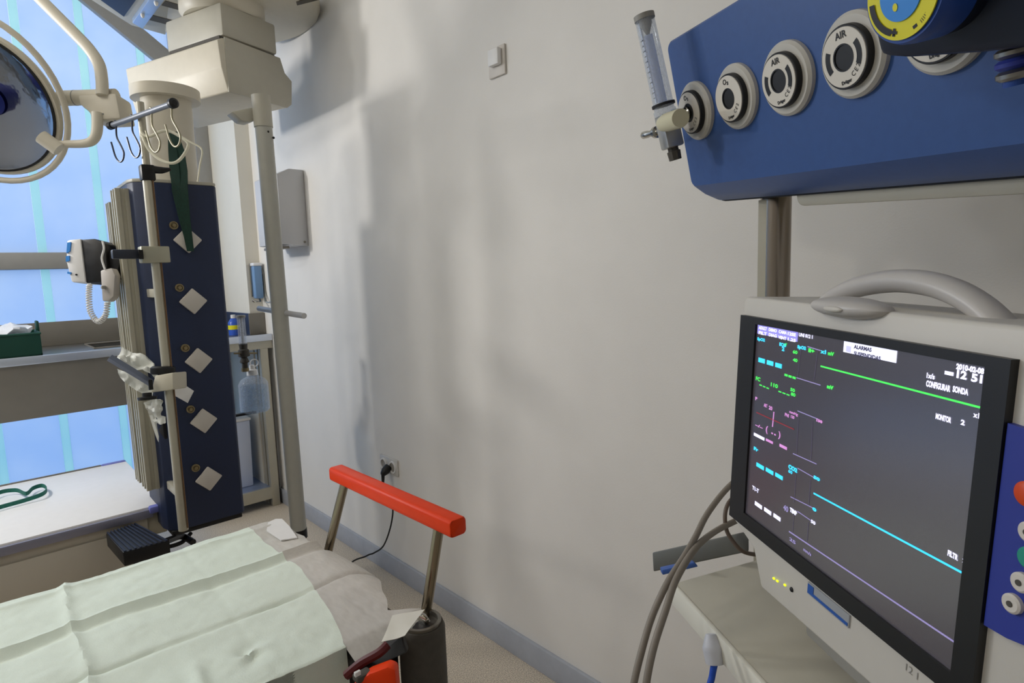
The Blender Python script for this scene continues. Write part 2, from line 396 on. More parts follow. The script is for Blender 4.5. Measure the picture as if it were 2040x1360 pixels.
# ================================================================== WALL FITTINGS on the right wall
def wall_rect(px0, py0, px1, py1):
    a = X(XW, px0, py0); b_ = X(XW, px1, py1); return a, b_
q = thing('thermostat', 'small square white thermostat switch high on the right wall', 'thermostat', (XW, 1.47, 2.0))
obj('back_plate', MB().rng((XW-.008, 1.434, 1.96), (XW, 1.511, 2.05), bev=.003), M_sock, q)
obj('dial_cover', MB().rng((XW-.026, 1.446, 1.99), (XW-.008, 1.494, 2.04), bev=.004), M_white, q)
q = thing('double_socket', 'white double wall socket low on right wall behind red bar', 'socket', (XW, 2.28, .52))
obj('face_plate', MB().rng((XW-.008, 2.208, .478), (XW, 2.355, .552), bev=.003), mat('socket_plate', (206, 204, 200), .4), q)
for yy in (2.243, 2.318):
    r = obj('socket_ring', MB().lathe((XW-.008, yy, .515), (XW-.014, yy, .515), [(0, .027), (1, .027), (1, .021), (-.2, .021), (-.2, 0)]), M_white, q)
    obj('socket_well', MB().cyl((XW-.009, yy, .515), (XW-.0095, yy, .515), .0205), mat('socket_shadow_plastic', (150, 146, 140), .5), r)
pl_ = V((XW-.02, 2.28, .500))
q = thing('power_cable', 'black plug and hanging cable in the wall socket behind red bar', 'cable', pl_)
obj('plug', MB().lathe((XW-.012, 2.272, .512), (XW-.05, 2.268, .485), [(0, 0), (0, .018), (.5, .019), (.9, .012), (1, .008), (1, 0)]), M_black, q)
obj('strain_relief', MB().cyl((XW-.045, 2.268, .487), (XW-.05, 2.266, .43), .008, .0045), M_black, q)
e_ = Z(.012, 731, 1107)
obj('cord', MB().tube([(XW-.05, 2.266, .44), X(XW-.05, 781, 1000), X(XW-.055, 780, 1040), X(XW-.07, 765, 1085), X(XW-.09, 745, 1101), X(XW-.12, 730, 1107), X(XW-.25, 690, 1135), V((.9, 2.0, .02))], .0035, seg=8), M_black, q)
# paper towel dispenser
dx = 1.19; dy0, dy1 = 2.95, 3.25
dz0 = 1.51; dz1 = 1.885
q = thing('towel_dispenser', 'white paper towel dispenser on right wall behind grey pole', 'dispenser', (XW, 3.4, dz0))
b = MB().prism([V((XW, dy0, dz0)), V((dx, dy0, dz0+.01)), V((dx, dy0, dz1-.03)), V((dx+.06, dy0, dz1)), V((XW, dy0, dz1))], (0, dy1-dy0, 0), bev=.004); obj('cabinet_shell', b, mat('dispenser_metal', (204, 204, 206), .4), q)
obj('sight_slot', MB().rng((dx-.003, 3.135, dz0+.045), (dx, 3.155, dz0+.1)), M_black, q)
obj('lock', MB().cyl((XW-.02, dy0-.003, dz0+.02), (XW-.02, dy0, dz0+.02), .006), M_steelD, q)
obj('paper_outlet', MB().rng((dx+.01, dy0+.03, dz0-.012), (dx+.05, dy1-.03, dz0+.001), bev=.003), M_steelD, q)
# elbow-lever soap dispenser on the pillar
sx, sz0, sz1 = 1.29, 1.24, 1.43
q = thing('soap_dispenser', 'chrome elbow soap dispenser with blue liquid on pillar above bench', 'dispenser', (1.29, 3.63, sz0))
obj('bracket', MB().rng((1.262, 3.628, sz0+.01), (1.318, 3.638, sz1+.015), bev=.002), M_chrome, q)
obj('bottle', MB().box((1.288, 3.595, (sz0+sz1)/2), (.046, .05, sz1-sz0), bev=.008), mat('blue_soap', (112, 146, 184), .25), q)
obj('cap', MB().box((1.288, 3.595, sz1+.008), (.05, .055, .018), bev=.004), M_white, q)
obj('lever', MB().tube([(1.29, 3.6, sz0+.19), (1.318, 3.585, sz0+.16), (1.318, 3.57, sz0+.03), (1.305, 3.52, sz0-.02), (1.32, 3.49, sz0-.02)], .004, seg=8), M_chrome, q)
obj('spout', MB().tube([(1.29, 3.59, sz0), (1.285, 3.57, sz0-.02), (1.25, 3.55, sz0-.016), (1.235, 3.55, sz0-.006)], .006, seg=8), M_chrome, q)

# ================================================================== CEILING PENDANT with blue supply column
cy = 2.45                                    # front face plane of the column
col = thing('supply_pendant', 'tall navy blue supply column with diamond sockets hanging from cream arm', 'medical pendant', (.65, 2.6, .44))
cx0, cx1, cz0, cz1 = .505, .756, .425, 1.705
# main body: rounded-left prism
prof = []
D0 = .30
pts = [(cx1-.012, cy), (cx1, cy+.012), (cx1, cy+D0-.02), (cx1-.02, cy+D0), (cx0+.0, cy+D0), (cx0-.025, cy+D0-.03), (cx0-.028, cy+.07), (cx0-.018, cy+.03), (cx0+.01, cy+.008), (cx0+.05, cy)]
b = MB().prism([V((a, c, cz0)) for a, c in pts], (0, 0, cz1-cz0), bev=.004)
obj('column_body', b, M_navy, col)
obj('top_cap', MB().prism([V((a, c, cz1)) for a, c in pts], (0, 0, .012), bev=.003), M_cream2, col)
obj('foot_plate', MB().rng((cx0-.01, cy+.01, cz0-.02), (cx1-.01, cy+D0-.02, cz0), bev=.003), M_black, col)
# side rails (aluminium equipment tracks)
for ya, yb_, ztop in ((cy+.06, cy+.145, 1.685), (cy+.19, cy+.26, 1.65)):
    xx = cx0-.024; q = .044
    P = [(xx, ya), (xx, yb_), (xx-q, yb_), (xx-q, yb_-.012), (xx-q+.014, yb_-.012), (xx-q+.014, (ya+yb_)/2+.006), (xx-q, (ya+yb_)/2+.006), (xx-q, (ya+yb_)/2-.006), (xx-q+.014, (ya+yb_)/2-.006), (xx-q+.014, ya+.012), (xx-q, ya+.012), (xx-q, ya+.002),
         (xx-q+.002, ya), (xx-q*.66, ya), (xx-q*.66, ya+.006), (xx-q*.34, ya+.006), (xx-q*.34, ya)]
    obj('equipment_track', MB().prism([V((a, c, .585)) for a, c in P], (0, 0, ztop-.585)), M_alu, col)
# diamond sockets
DP = [(374, 478), (385, 600), (396, 718), (406, 838), (416, 953)]
pm = None
for i, (px, py) in enumerate(DP):
    c = Y(cy-.006, px, py)
    if pm is None:
        R = Matrix.Rotation(math.radians(45), 3, 'Y')
        pm = obj('socket_plate', MB().box((0, 0, 0), (.069, .012, .069), R=R, bev=.004), M_sock, col, local=True)
        tm = obj('earth_stud', MB().lathe((0, 0, 0), (0, -.014, 0), [(0, .0145), (.5, .0145), (.5, .0105), (.1, .0100), (.1, .006), (1, .006), (1, 0)]), M_brass, col, local=True)
        a, e = pm, tm
    else:
        a = pm.copy(); e = tm.copy(); COL.objects.link(a); COL.objects.link(e); a.parent = col; e.parent = col
    a.location = c-V((.65, 2.6, .44)); e.location = V((c.x-.041, cy, c.z+.052))-V((.65, 2.6, .44))
# cream neck tube and big cream head
NC = V((.655, 2.62, 0))
obj('neck', MB().cyl((NC.x, NC.y, cz1+.01), (NC.x, NC.y, 2.04), .086, seg=40), M_cream, col)
obj('neck_collar', MB().cyl((NC.x, NC.y, 2.035), (NC.x, NC.y, 2.075), .118, seg=40), M_cream, col)
HR = math.radians(-19.2)
hx = V((math.sin(HR), math.cos(HR), 0)); hy = V((hx.y, -hx.x, 0))       # hx: long axis away from the viewer, hy: to the right
N0 = D(2.38, 455, 183); zb = N0.z                                       # nearest lower corner
L_ = .62; Wd = .3
def hp(a, c, z): return V((N0.x, N0.y, 0)) + hx*a + hy*c + V((0, 0, z))
b = MB()
prof = [(0, 0), (Wd*1.05, 0), (Wd*1.12, .03), (Wd*1.1, .12), (Wd, .158), (.02, .2), (-.012, .17), (-.02, .1)]
prof = [(0, 0), (.29, 0.0), (.315, .02), (.325, .12), (.29, .145), (.27, .2), (.0, .205), (-.03, .19), (-.022, .09)]
b.prism([hp(0, c, zb+z) for c, z in prof], hx*L_, bev=.006)
obj('head_housing', b, M_cream, col)
b = MB().prism([hp(-.004, c, zb+z) for c, z in ((.0, .0), (.29, 0), (.316, .02), (.326, .12), (.29, .146), (.27, .204), (0.0, .208))], hx*.006, bev=.002)
obj('end_cap', b, M_cream2, col)
b = MB().prism([hp(.02, -.005, zb+.205), hp(.02, .262, zb+.205), hp(.34, .262, zb+.205), hp(.34, -.005, zb+.205)], (0, 0, .012)); obj('shadow_gap', b, M_dgrey, col)
b = MB().prism([hp(.005, -.0, zb+.216), hp(.005, .265, zb+.216), hp(.2, .265, zb+.216), hp(.36, .12, zb+.216), hp(.36, -.0, zb+.216)], (0, 0, .125), bev=.01)
obj('upper_block', b, M_cream2, col)
uc = hp(.16, .13, 0)
obj('swivel_joint', MB().lathe((uc.x, uc.y, zb+.341), (uc.x, uc.y, zb+.47), [(0, 0), (0, .15), (.15, .165), (1, .165), (1, 0)], seg=48), M_cream, col)
# canopy: oval plate with rounded edge, higher up
oc = D(2.55, 540, 15); oz = zb+.40
ring = []
ca = V((uc.x+.03, uc.y+.08, 0))+hy*.03
b = MB(); n = 56; prof2 = [(0, .0), (.90, .0), (.97, .012), (1.0, .035), (1.0, .07), (.96, .09), (0, .09)]
vs_ = []; rings = []
for s_, h_ in prof2:
    if s_ == 0: rings.append([len(vs_)]); vs_.append(V((ca.x, ca.y, oz+h_)))
    else:
        rings.append(list(range(len(vs_), len(vs_)+n)))
        for i in range(n):
            a = 2*PI*i/n; p = hx*math.cos(a)*.42*s_ + hy*math.sin(a)*.34*s_; vs_.append(V((ca.x, ca.y, oz+h_))+p)
fs = []
for p, q_ in zip(rings, rings[1:]):
    for i in range(n):
        j = (i+1) % n
        if len(p) == 1: fs.append((p[0], q_[i], q_[j]))
        elif len(q_) == 1: fs.append((p[i], q_[0], p[j]))
        else: fs.append((p[i], q_[i], q_[j], p[j]))
b.add(vs_, fs); obj('canopy', b, M_cream, col)
obj('drop_tube', MB().cyl((ca.x, ca.y, oz+.08), (ca.x, ca.y, ZC), .09, seg=32), M_cream, col)
# second arm on the left of the canopy: steel bracket, dark slots, navy panel
def cz(px, py, dz=0.): return Z(oz+dz, px, py)
bk = thing('ceiling_arm', 'navy and steel ceiling arm bracket with bolts at the top left', 'pendant arm', cz(300, 20, .02))
obj('housing', MB().prism([cz(118, -40), cz(262, 51), cz(330, 70), cz(345, -40)], (0, 0, .07), bev=.004), M_cream2, bk)
obj('blue_panel', MB().prism([cz(150, -35, -.004), cz(247, 34, -.004), cz(300, -40, -.004)], (0, 0, .008), bev=.002), M_navy, bk)
obj('steel_strip', MB().prism([cz(264, 46, -.02), cz(284, 58, -.02), cz(366, -50, -.02), cz(338, -58, -.02)], (0, 0, .022), bev=.002), mat('pale_blue_steel', (170, 190, 220), .3, metal=.5), bk)
for px, py in ((284, 30), (311, 6)): obj('bolt', MB().ball(cz(px, py, -.024), (.008, .008, .012)), M_white, bk)
for quad in (((330, 2), (398, 22), (396, 31), (322, 11)), ((302, 30), (366, 47), (364, 57), (297, 40)), ((590, 4), (640, -8), (640, -1), (592, 11))):
    obj('slot', MB().prism([cz(*k, -.002) for k in quad], (0, 0, .004)), mat('slot_brown', (88, 82, 70), .6), col)
# front hanging rail post
py_ = 2.33
pt, pb = Y(py_, 290, 205), Y(py_, 356, 1058)
pxx = (pt.x+pb.x)/2
post = thing('hanger_post', 'slim steel post with black clamps and cross bar in front of column', 'rail post', (pxx, py_, .44))
zs, ze = pb.z, pt.z
clz = Y(py_, 297, 345).z
obj('lower_tube', MB().cyl((pxx, py_, zs), (pxx, py_, clz), .0165), M_alu, post)
gr = MB().rng((pxx+.009, py_-.0185, zs+.01), (pxx+.0125, py_-.007, clz-.02)); obj('groove', gr, mat('groove_brown', (112, 84, 58), .5), post)
obj('upper_tube', MB().cyl((pxx, py_, clz), (pxx, py_, ze), .0115), M_alu, post)
obj('clamp', MB().box((pxx, py_, clz), (.042, .042, .052), bev=.006), M_black, post)
obj('clamp_lever', MB().tube([(pxx+.015, py_-.01, clz+.012), (pxx+.04, py_-.02, clz+.01), (pxx+.065, py_-.03, clz+.014)], [.013, .011, .004], seg=10), M_black, post)
for zz in (zs+.12, 1.3): obj('standoff', MB().rng((pxx-.01, py_, zz), (pxx+.012, cy+.02, zz+.03), bev=.003), M_alu, post)
# cross bar with hooks
hb0 = D(2.45, 222, 250)
hz = hb0.z
def atz(z, px, py): return Z(z, px, py)
pr0 = V((pxx, py_, ze-.012))
ba = D(pr0.dot(FW)-CP.dot(FW)+.09, 222, 250); bb = D(pr0.dot(FW)-CP.dot(FW)-.16, 344, 206)
obj('cross_bar', MB().cyl(ba, bb, .0085), mat('grey_bar', (128, 134, 146), .45, metal=.2), post)
dd = (bb-ba).normalized()
obj('bar_knob', MB().lathe(ba-dd*.012, ba+dd*.012, [(0, 0), (0, .013), (1, .013), (1, 0)]), M_black, post)
obj('bar_knob', MB().lathe(bb-dd*.014, bb+dd*.014, [(0, 0), (0, .010), (.3, .015), (.8, .015), (1, .008), (1, 0)]), M_black, post)
def hook(px, py, tilt=1., size=1., lab=''):
    w0 = None
    # find bar point closest to the pixel
    best = min((abs((lambda P: 1020+FPX*((P-CP).dot(RT))/((P-CP).dot(FW)))(ba.lerp(bb, i/100))-px), i) for i in range(101))[1]
    P = ba.lerp(bb, best/100)
    o = []
    for dx_, dz_ in ((.0, .012), (.008, .004), (.002, -.02), (.002, -.045), (.022, -.075), (.034, -.1), (.022, -.122), (.0, -.125), (-.02, -.105), (-.032, -.07), (-.037, -.055)):
        o.append(P + dd*dx_*size + V((0, 0, dz_*size)) + V((dd.y, -dd.x, 0))*dx_*-.1)
    return P, o
for k, (px, py, lab) in enumerate(((230, 250, 'dark S hook nearest the left end of the cross bar'), (261, 240, 'dark S hook second from the left end of the cross bar'), (300, 228, 'pale S hook just right of the hanger post'), (340, 212, 'pale S hook by the black end knob of the cross bar'))):
    P, o_ = hook(px, py)
    tag(obj('hook', MB().tube(o_, .0028, seg=8), mat('hook_dark', (44, 50, 72), .35, metal=.3) if k < 2 else mat('hook_pale', (150, 144, 118), .4, metal=.3)), lab, 'hook', 'hooks on the hanger cross bar')
# white hose loop on the hooks
W0 = 1.98
hl = [D(W0, *p) for p in ((283, 232), (282, 262), (296, 272), (320, 262), (340, 262), (370, 280), (374, 294), (358, 318), (340, 325), (316, 316), (295, 296), (284, 270))]
tag(obj('white_tubing', MB().tube(hl, .0048, seg=10), mat('ivory_tube', (226, 222, 200), .45)), 'ivory looped tube hanging from the hooks above the column', 'tube')
hl = [D(W0-.02, *p) for p in ((345, 262), (378, 282), (402, 298), (398, 330), (394, 362))]
tag(obj('thin_tubing', MB().tube(hl, .0028, seg=8), mat('ivory_tube', (226, 222, 200), .45)), 'thin pale tube ending beside the green strap above column', 'tube')
# green strap
W1 = 2.2
stp = [(346, 262), (352, 300), (356, 340), (358, 380), (366, 430), (374, 470), (379, 500)]
wd = [.012, .026, .03, .028, .021, .015, .012]
b = MB(); n = len(stp); vv = []
for (px, py), w_ in zip(stp, wd):
    c = Y(cy-.03, px, py); vv += [c-RT*w_, c+RT*w_, c+RT*w_+FW*.004, c-RT*w_+FW*.004]
fs = [(0, 1, 2, 3)]
for i in range(n-1):
    for k in range(4): fs.append((4*i+k, 4*i+(k+1) % 4, 4*i+4+(k+1) % 4, 4*i+4+k))
fs.append((4*n-1, 4*n-2, 4*n-3, 4*n-4)); b.add(vv, fs)
st = obj('green_strap', b, M_green); tag(st, 'dark green tourniquet strap hanging from hook over the blue column', 'strap')
b = MB(); vv = []
for (px, py), w_ in zip(((340, 262), (344, 300), (348, 345), (352, 380), (362, 420)), (.01, .016, .018, .014, .008)):
    c = Y(cy-.022, px, py); vv += [c-RT*w_, c+RT*w_, c+RT*w_+FW*.004, c-RT*w_+FW*.004]
fs = [(0, 1, 2, 3)]
for i in range(4):
    for k in range(4): fs.append((4*i+k, 4*i+(k+1) % 4, 4*i+4+(k+1) % 4, 4*i+4+k))
fs.append((19, 18, 17, 16)); b.add(vv, fs); obj('strap_fold', b, M_green, st, local=False)

# upper clamp carrying the small white device
def pz(py): return Y(py_, 300, py).z
c = Y(py_-.02, 293, 507)
cl = thing('clamp_block', 'pale metal clamp block holding the small white device on the post', 'clamp', (pxx, py_, c.z))
obj('block', MB().box((pxx-.005, py_-.006, c.z), (.085, .05, .055), bev=.004), mat('clamp_metal', (176, 174, 156), .4, metal=.5), cl)
obj('slot', MB().box((pxx-.05, py_-.034, c.z), (.012, .01, .03)), M_black, cl)
obj('arm', MB().box((pxx-.085, py_-.01, c.z+.002), (.085, .03, .03), bev=.004), mat('dark_arm', (46, 50, 62), .4), cl)
obj('lever', MB().tube([D(2.2, 262, 518), D(2.2, 258, 545), D(2.2, 272, 545)], .009, seg=8), M_black, cl)
obj('wing_screw', MB().box(D(2.2, 247, 540), (.022, .02, .06), bev=.004), M_grey, cl)
wd_ = (D(1, 0, 0)-CP)
dv = thing('patient_device', 'small white and black device with coiled cord clamped left of column', 'device', D(2.2, 172, 520))
Q = lambda px, py, w_=2.2: D(w_-.06, px, py)
b = MB().prism([Q(133, 478), Q(160, 475), Q(170, 562), Q(142, 562), Q(131, 520)], FW*.10-RT*0, bev=.006); obj('front_shell', b, M_white, dv)
b = MB().prism([Q(159, 477, 2.205), Q(188, 475, 2.205), Q(210, 486, 2.205), Q(214, 545, 2.205), Q(204, 562, 2.205), Q(171, 564, 2.205)], FW*.11, bev=.005); obj('rear_shell', b, M_black, dv)
obj('keypad', MB().prism([Q(134, 483, 2.196), Q(141, 482, 2.196), Q(139, 500, 2.196), Q(132, 504, 2.196)], FW*.006), M_cyan, dv)
obj('keypad', MB().prism([Q(131, 510, 2.196), Q(138, 509, 2.196), Q(138, 519, 2.196), Q(131, 521, 2.196)], FW*.006), M_cyan, dv)
obj('keypad', MB().prism([Q(134, 541, 2.196), Q(141, 542, 2.196), Q(141, 546, 2.196), Q(134, 545, 2.196)], FW*.006), M_cyan, dv)
obj('screw', MB().ball(Q(152, 547, 2.197), (.004, .004, .003)), M_black, dv)
obj('mount', MB().prism([Q(205, 500, 2.22), Q(240, 498, 2.22), Q(240, 514, 2.22), Q(232, 556, 2.22), Q(214, 540, 2.22)], FW*.05, bev=.004), M_black, dv)
hs = MB().prism([Q(199, 538, 2.17), Q(222, 533, 2.17), Q(229, 548, 2.17), Q(226, 590, 2.17), Q(216, 600, 2.17), Q(203, 600, 2.17)], FW*.035, bev=.006); obj('handset', hs, mat('handset_plastic', (196, 190, 184), .45), dv)
obj('handset_clip', MB().box(Q(206, 572, 2.16), (.014, .02, .012), bev=.003), M_grey, dv)
obj('lead', MB().tube([Q(204, 480, 2.17), Q(207, 495, 2.17), Q(203, 515, 2.17), Q(209, 536, 2.17)], .0035, seg=8), M_white, dv)
# coiled cord
path = [Q(178, 565, 2.17), Q(177, 590, 2.17), Q(180, 620, 2.17), Q(195, 640, 2.17), Q(210, 628, 2.17), Q(214, 602, 2.17)]
sp_ = MB().tube(path, .002, smooth=14, seg=3).v
cen = [sum((sp_[3*i+k] for k in range(3)), V((0, 0, 0)))/3 for i in range(len(sp_)//3)]
co = []; turns = 30; N = turns*8
for i in range(N+1):
    t = i/N*(len(cen)-1); k = min(int(t), len(cen)-2); p = cen[k].lerp(cen[k+1], t-k); tg = (cen[k+1]-cen[k]).normalized()
    e1 = FW; e2 = tg.cross(e1).normalized(); a = 2*PI*turns*i/N
    rr = .0078 if i > 8 else .004
    co.append(p+e1*math.cos(a)*rr+e2*math.sin(a)*rr)
obj('coiled_cord', MB().tube(co, .0027, smooth=1, seg=6), M_white, dv)

# lower clamp, bar and white gauze
lc = Y(py_-.02, 325, 735)
cl2 = thing('tray_clamp', 'cream clamp with two black knobs holding bars on lower post', 'clamp', (pxx, py_, lc.z-.02))
obj('block', MB().prism([Q(308, 748, 2.1), Q(344, 742, 2.1), Q(345, 776, 2.1), Q(300, 782, 2.1)], FW*.09, bev=.005), mat('clamp_cream', (206, 200, 182), .45), cl2)
obj('knob', MB().lathe(Q(325, 745, 2.14), Q(325, 729, 2.14), [(0, 0), (0, .036), (.2, .039), (.8, .039), (1, .033), (1, 0)]), M_black, cl2)
obj('knob', MB().lathe(Q(294, 796, 2.1), Q(293, 782, 2.1), [(0, 0), (0, .028), (.4, .03), (.5, .014), (1, .014), (1, 0)]), M_black, cl2)
obj('slot', MB().box(Q(300, 766, 2.08), (.012, .01, .034)), M_black, cl2)
obj('tray_bar', MB().tube([Q(218, 712, 2.06), Q(305, 765, 2.13)], .0125, smooth=1, seg=4), mat('tray_bar_blue', (108, 116, 134), .4, metal=.4), cl2)
obj('tray_bar', MB().tube([Q(262, 690, 2.3), Q(312, 735, 2.28)], .007, smooth=1, seg=8), M_steel, cl2)
g = MB(); nx, ny = 22, 14
cor = [Q(240, 686, 2.2), Q(300, 716, 2.24), Q(322, 758, 2.2), Q(232, 726, 2.15)]
def sheet(cor, amp, sc, seed, nx=22, ny=14, thick=.003):
    g = MB(); vs1 = []; nn = (cor[1]-cor[0]).cross(cor[3]-cor[0]).normalized()
    for j in range(ny+1):
        for i in range(nx+1):
            u, v = i/nx, j/ny
            p = cor[0].lerp(cor[1], u).lerp(cor[3].lerp(cor[2], u), v)
            p += nn*amp*(noise.noise(p*sc+V((seed, 0, 0)))+.5*noise.noise(p*sc*2.6)) + V(noise.noise_vector(p*sc*.7+V((0, seed, 0))))*amp*.5
            vs1.append(p)
    m1 = len(vs1); vs1 += [p+nn*thick for p in vs1]
    fs = []
    W_ = nx+1
    for j in range(ny):
        for i in range(nx):
            a = j*W_+i; fs.append((a, a+1, a+W_+1, a+W_)); fs.append((m1+a, m1+a+W_, m1+a+W_+1, m1+a+1))
    for i in range(nx): fs.append((i, m1+i, m1+i+1, i+1)); a = ny*W_+i; fs.append((a, a+1, m1+a+1, m1+a))
    for j in range(ny): a = j*W_; fs.append((a, a+W_, m1+a+W_, m1+a)); a += nx; fs.append((a, m1+a, m1+a+W_, a+W_))
    return g.add(vs1, fs)
gz = obj('gauze', sheet(cor, .035, 22, 3), M_gauze); tag(gz, 'crumpled white gauze draped over the lower clamp bars', 'gauze')
obj('gauze_tail', sheet([Q(234, 735, 2.17), Q(305, 770, 2.2), Q(300, 800, 2.2), Q(240, 752, 2.17)], .02, 25, 8), M_gauze, gz)
obj('gauze_tail', sheet([Q(284, 800, 2.24), Q(320, 795, 2.24), Q(328, 840, 2.26), Q(305, 850, 2.26)], .025, 25, 5), M_gauze, gz)
b = MB().tube([Q(298, 800, 2.27), Q(315, 860, 2.28), Q(335, 915, 2.3)], [.014, .012, .008], seg=8); obj('hanging_cord', b, M_gauze, gz)
tag(obj('paper_slip', sheet([Q(345, 752, 2.24), Q(386, 778, 2.26), Q(374, 802, 2.25), Q(344, 786, 2.23)], .006, 12, 2, thick=.0015), M_white), 'white paper label sticking out right of the lower post clamp', 'paper')
tag(obj('dark_clip', MB().prism([Q(315, 857, 2.25), Q(324, 843, 2.25), Q(328, 875, 2.25)], FW*.02, bev=.002), M_rubber), 'small black clip hanging below the gauze beside the post', 'clip')

# right of the column: flow tube and suction jar on the rear of the column
rk = thing('suction_jar', 'clear suction jar with liquid hanging behind right edge of column', 'jar', Y(2.72, 505, 780))
jc = Y(2.72, 506, 782); jr = .062
obj('jar_body', MB().lathe((jc.x, jc.y, jc.z-.085), (jc.x, jc.y, jc.z+.085), [(0, 0), (0, .052), (.06, .062), (.74, .062), (.86, .05), (.95, .02), (1, .018), (1, 0)], seg=36), M_clear, rk)
obj('liquid', MB().cyl((jc.x, jc.y, jc.z-.08), (jc.x, jc.y, jc.z+.03), .055), M_water, rk)
obj('lid', MB().lathe((jc.x, jc.y, jc.z+.08), (jc.x, jc.y, jc.z+.125), [(0, 0), (0, .024), (.5, .022), (.6, .012), (1, .01), (1, 0)]), M_white, rk)
obj('hanger_ring', MB().tube([V((jc.x+.012+.018*math.cos(a), jc.y, jc.z+.132+.016*math.sin(a))) for a in [2*PI*i/12 for i in range(12)]], .003, smooth=1, seg=6, closed=True), M_white, rk)
obj('bracket', MB().rng((cx1-.02, jc.y-.01, jc.z-.092), (jc.x+.0, jc.y+.01, jc.z-.083)), M_black, rk)
fc = Y(2.7, 482, 660)
fl = thing('suction_regulator', 'clear tube regulator with brass fittings behind column above the jar', 'regulator', fc)
obj('tube', MB().cyl((fc.x, 2.7, fc.z-.055), (fc.x, 2.7, fc.z+.065), .0165), M_clear, fl)
obj('inner_scale', MB().cyl((fc.x, 2.7, fc.z-.05), (fc.x, 2.7, fc.z+.06), .007), M_white, fl)
obj('tube_cap', MB().cyl((fc.x, 2.7, fc.z+.06), (fc.x, 2.7, fc.z+.07), .019), M_grey, fl)
obj('valve', MB().lathe((fc.x, 2.7, fc.z-.16), (fc.x, 2.7, fc.z-.055), [(0, 0), (0, .012), (.2, .012), (.25, .02), (.45, .012), (.5, .024), (.75, .022), (.8, .016), (1, .018), (1, 0)]), M_dgrey, fl)
obj('tap', MB().cyl((fc.x-.045, 2.69, fc.z-.09), (fc.x+.05, 2.69, fc.z-.1), .004), M_brass, fl)
obj('outlet', MB().cyl((fc.x, 2.7, fc.z-.175), (fc.x+.0, 2.7, fc.z-.16), .016), M_brass, fl)

# ================================================================== grey pole hanging from the head with a side handle
pa = D(2.42, 518, 205); pbm = D(2.42, 604, 1080)
pxp = Y(2.38, 540, 240); 
P0 = Y(2.46, 524, 238); P1 = Y(2.46, 596, 1066)
gp_ = thing('grey_pole', 'thick grey white vertical pole with short side handle behind trolley', 'pole', P1)
obj('shaft', MB().tube([P0, P1], .0325, smooth=1, seg=32), M_tube, gp_)
obj('sleeve', MB().tube([P0+V((-.002, 0, .09)), P0+V((0, 0, -.03))], .0355, smooth=1, seg=32), M_cream2, gp_)
obj('socket_boss', MB().prism([Y(2.47, 462, 222), Y(2.47, 510, 212), Y(2.47, 515, 236), Y(2.47, 498, 243), Y(2.47, 482, 240)], (0, .07, 0), bev=.006), M_cream2, gp_)
obj('end_cap', MB().tube([P1+V((0, 0, .03)), P1-V((0, 0, .01))], .034, smooth=1, seg=32), M_black, gp_)
for p in ((532, 262), (543, 274)): obj('screw', MB().ball(Y(2.43, *p)+V((.004, 0, 0)), (.005, .005, .005), seg=10), M_black, gp_)
Hc = D((P0-CP).dot(FW)*.5+(P1-CP).dot(FW)*.5, 562, 622)
hd = (D(2.17, 606, 629)-D(2.45, 515, 614))
tmid = .5
ha = D((Hc-CP).dot(FW)+.09, 516, 614); hb = D((Hc-CP).dot(FW)-.11, 606, 629)
obj('side_handle', MB().tube([ha, Hc, hb], .0115, smooth=1, seg=20), mat('handle_tube', (200, 200, 202), .35, metal=.2), gp_)

# ================================================================== low white table (pendant shelf)
tz = .5; tx1 = .511; ty0, ty1 = 2.59, 3.36
tb = thing('white_table', 'low white topped steel table with lilac corner bumpers left of column', 'table', (-.1, 3, 0))
obj('tabletop', MB().rng((-1.2, ty0, tz-.02), (tx1, ty1, tz), bev=.004), M_table, tb)
obj('front_rail', MB().rng((-1.2, ty0-.014, tz-.04), (tx1-.05, ty0, tz-.008), bev=.003), mat('lilac_grey_metal', (150, 150, 168), .4, metal=.4), tb)
obj('rear_rail', MB().rng((-1.2, ty1, tz-.035), (tx1-.1, ty1+.014, tz+.004), bev=.003), M_steelD, tb)
obj('body', MB().rng((-1.2, ty0+.003, .22), (tx1-.07, ty1-.02, tz-.02)), mat('table_apron', (196, 189, 175), .5, metal=.2), tb)
obj('drawer_front', MB().rng((-1.15, ty0-.006, .235), (tx1-.13, ty0+.003, tz-.075), bev=.003), mat('table_drawer', (206, 199, 185), .5, metal=.2), tb)
obj('end_bracket', MB().prism([V((tx1-.07, ty0+.01, tz-.12)), V((tx1-.005, ty0+.01, tz-.12)), V((tx1-.005, ty0+.01, tz-.02)), V((tx1-.07, ty0+.01, tz-.02))], (0, .5, 0), bev=.003), M_alu, tb)
obj('corner_bumper', MB().box((tx1-.028, ty0-.004, tz-.012), (.07, .034, .028), bev=.008), M_bumper, tb)
obj('corner_bumper', MB().box((tx1-.05, ty1+.006, tz-.008), (.1, .03, .024), bev=.006), M_bumper, tb)
for xx in (-1.1, .3):
    for yy in (ty0+.08, ty1-.12): obj('leg', MB().rng((xx, yy, 0), (xx+.05, yy+.05, .22)), M_steelD, tb)
# strap lying on the table
pts = [Z(tz+.02, -60, 1030), Z(tz+.02, -10, 985), Z(tz+.02, 30, 976), Z(tz+.02, 52, 983), Z(tz+.02, 66, 972), Z(tz+.02, 84, 967), Z(tz+.02, 93, 974), Z(tz+.02, 84, 984), Z(tz+.015, 50, 996), Z(tz+.014, 0, 1010), Z(tz+.014, -50, 1026)]
tag(obj('teal_strap', MB().tube(pts, .0115, seg=4, flat=(1.0, .16), upv=(0, 0, 1)), M_teal), 'folded dark teal rubber strap lying on the white table', 'strap')
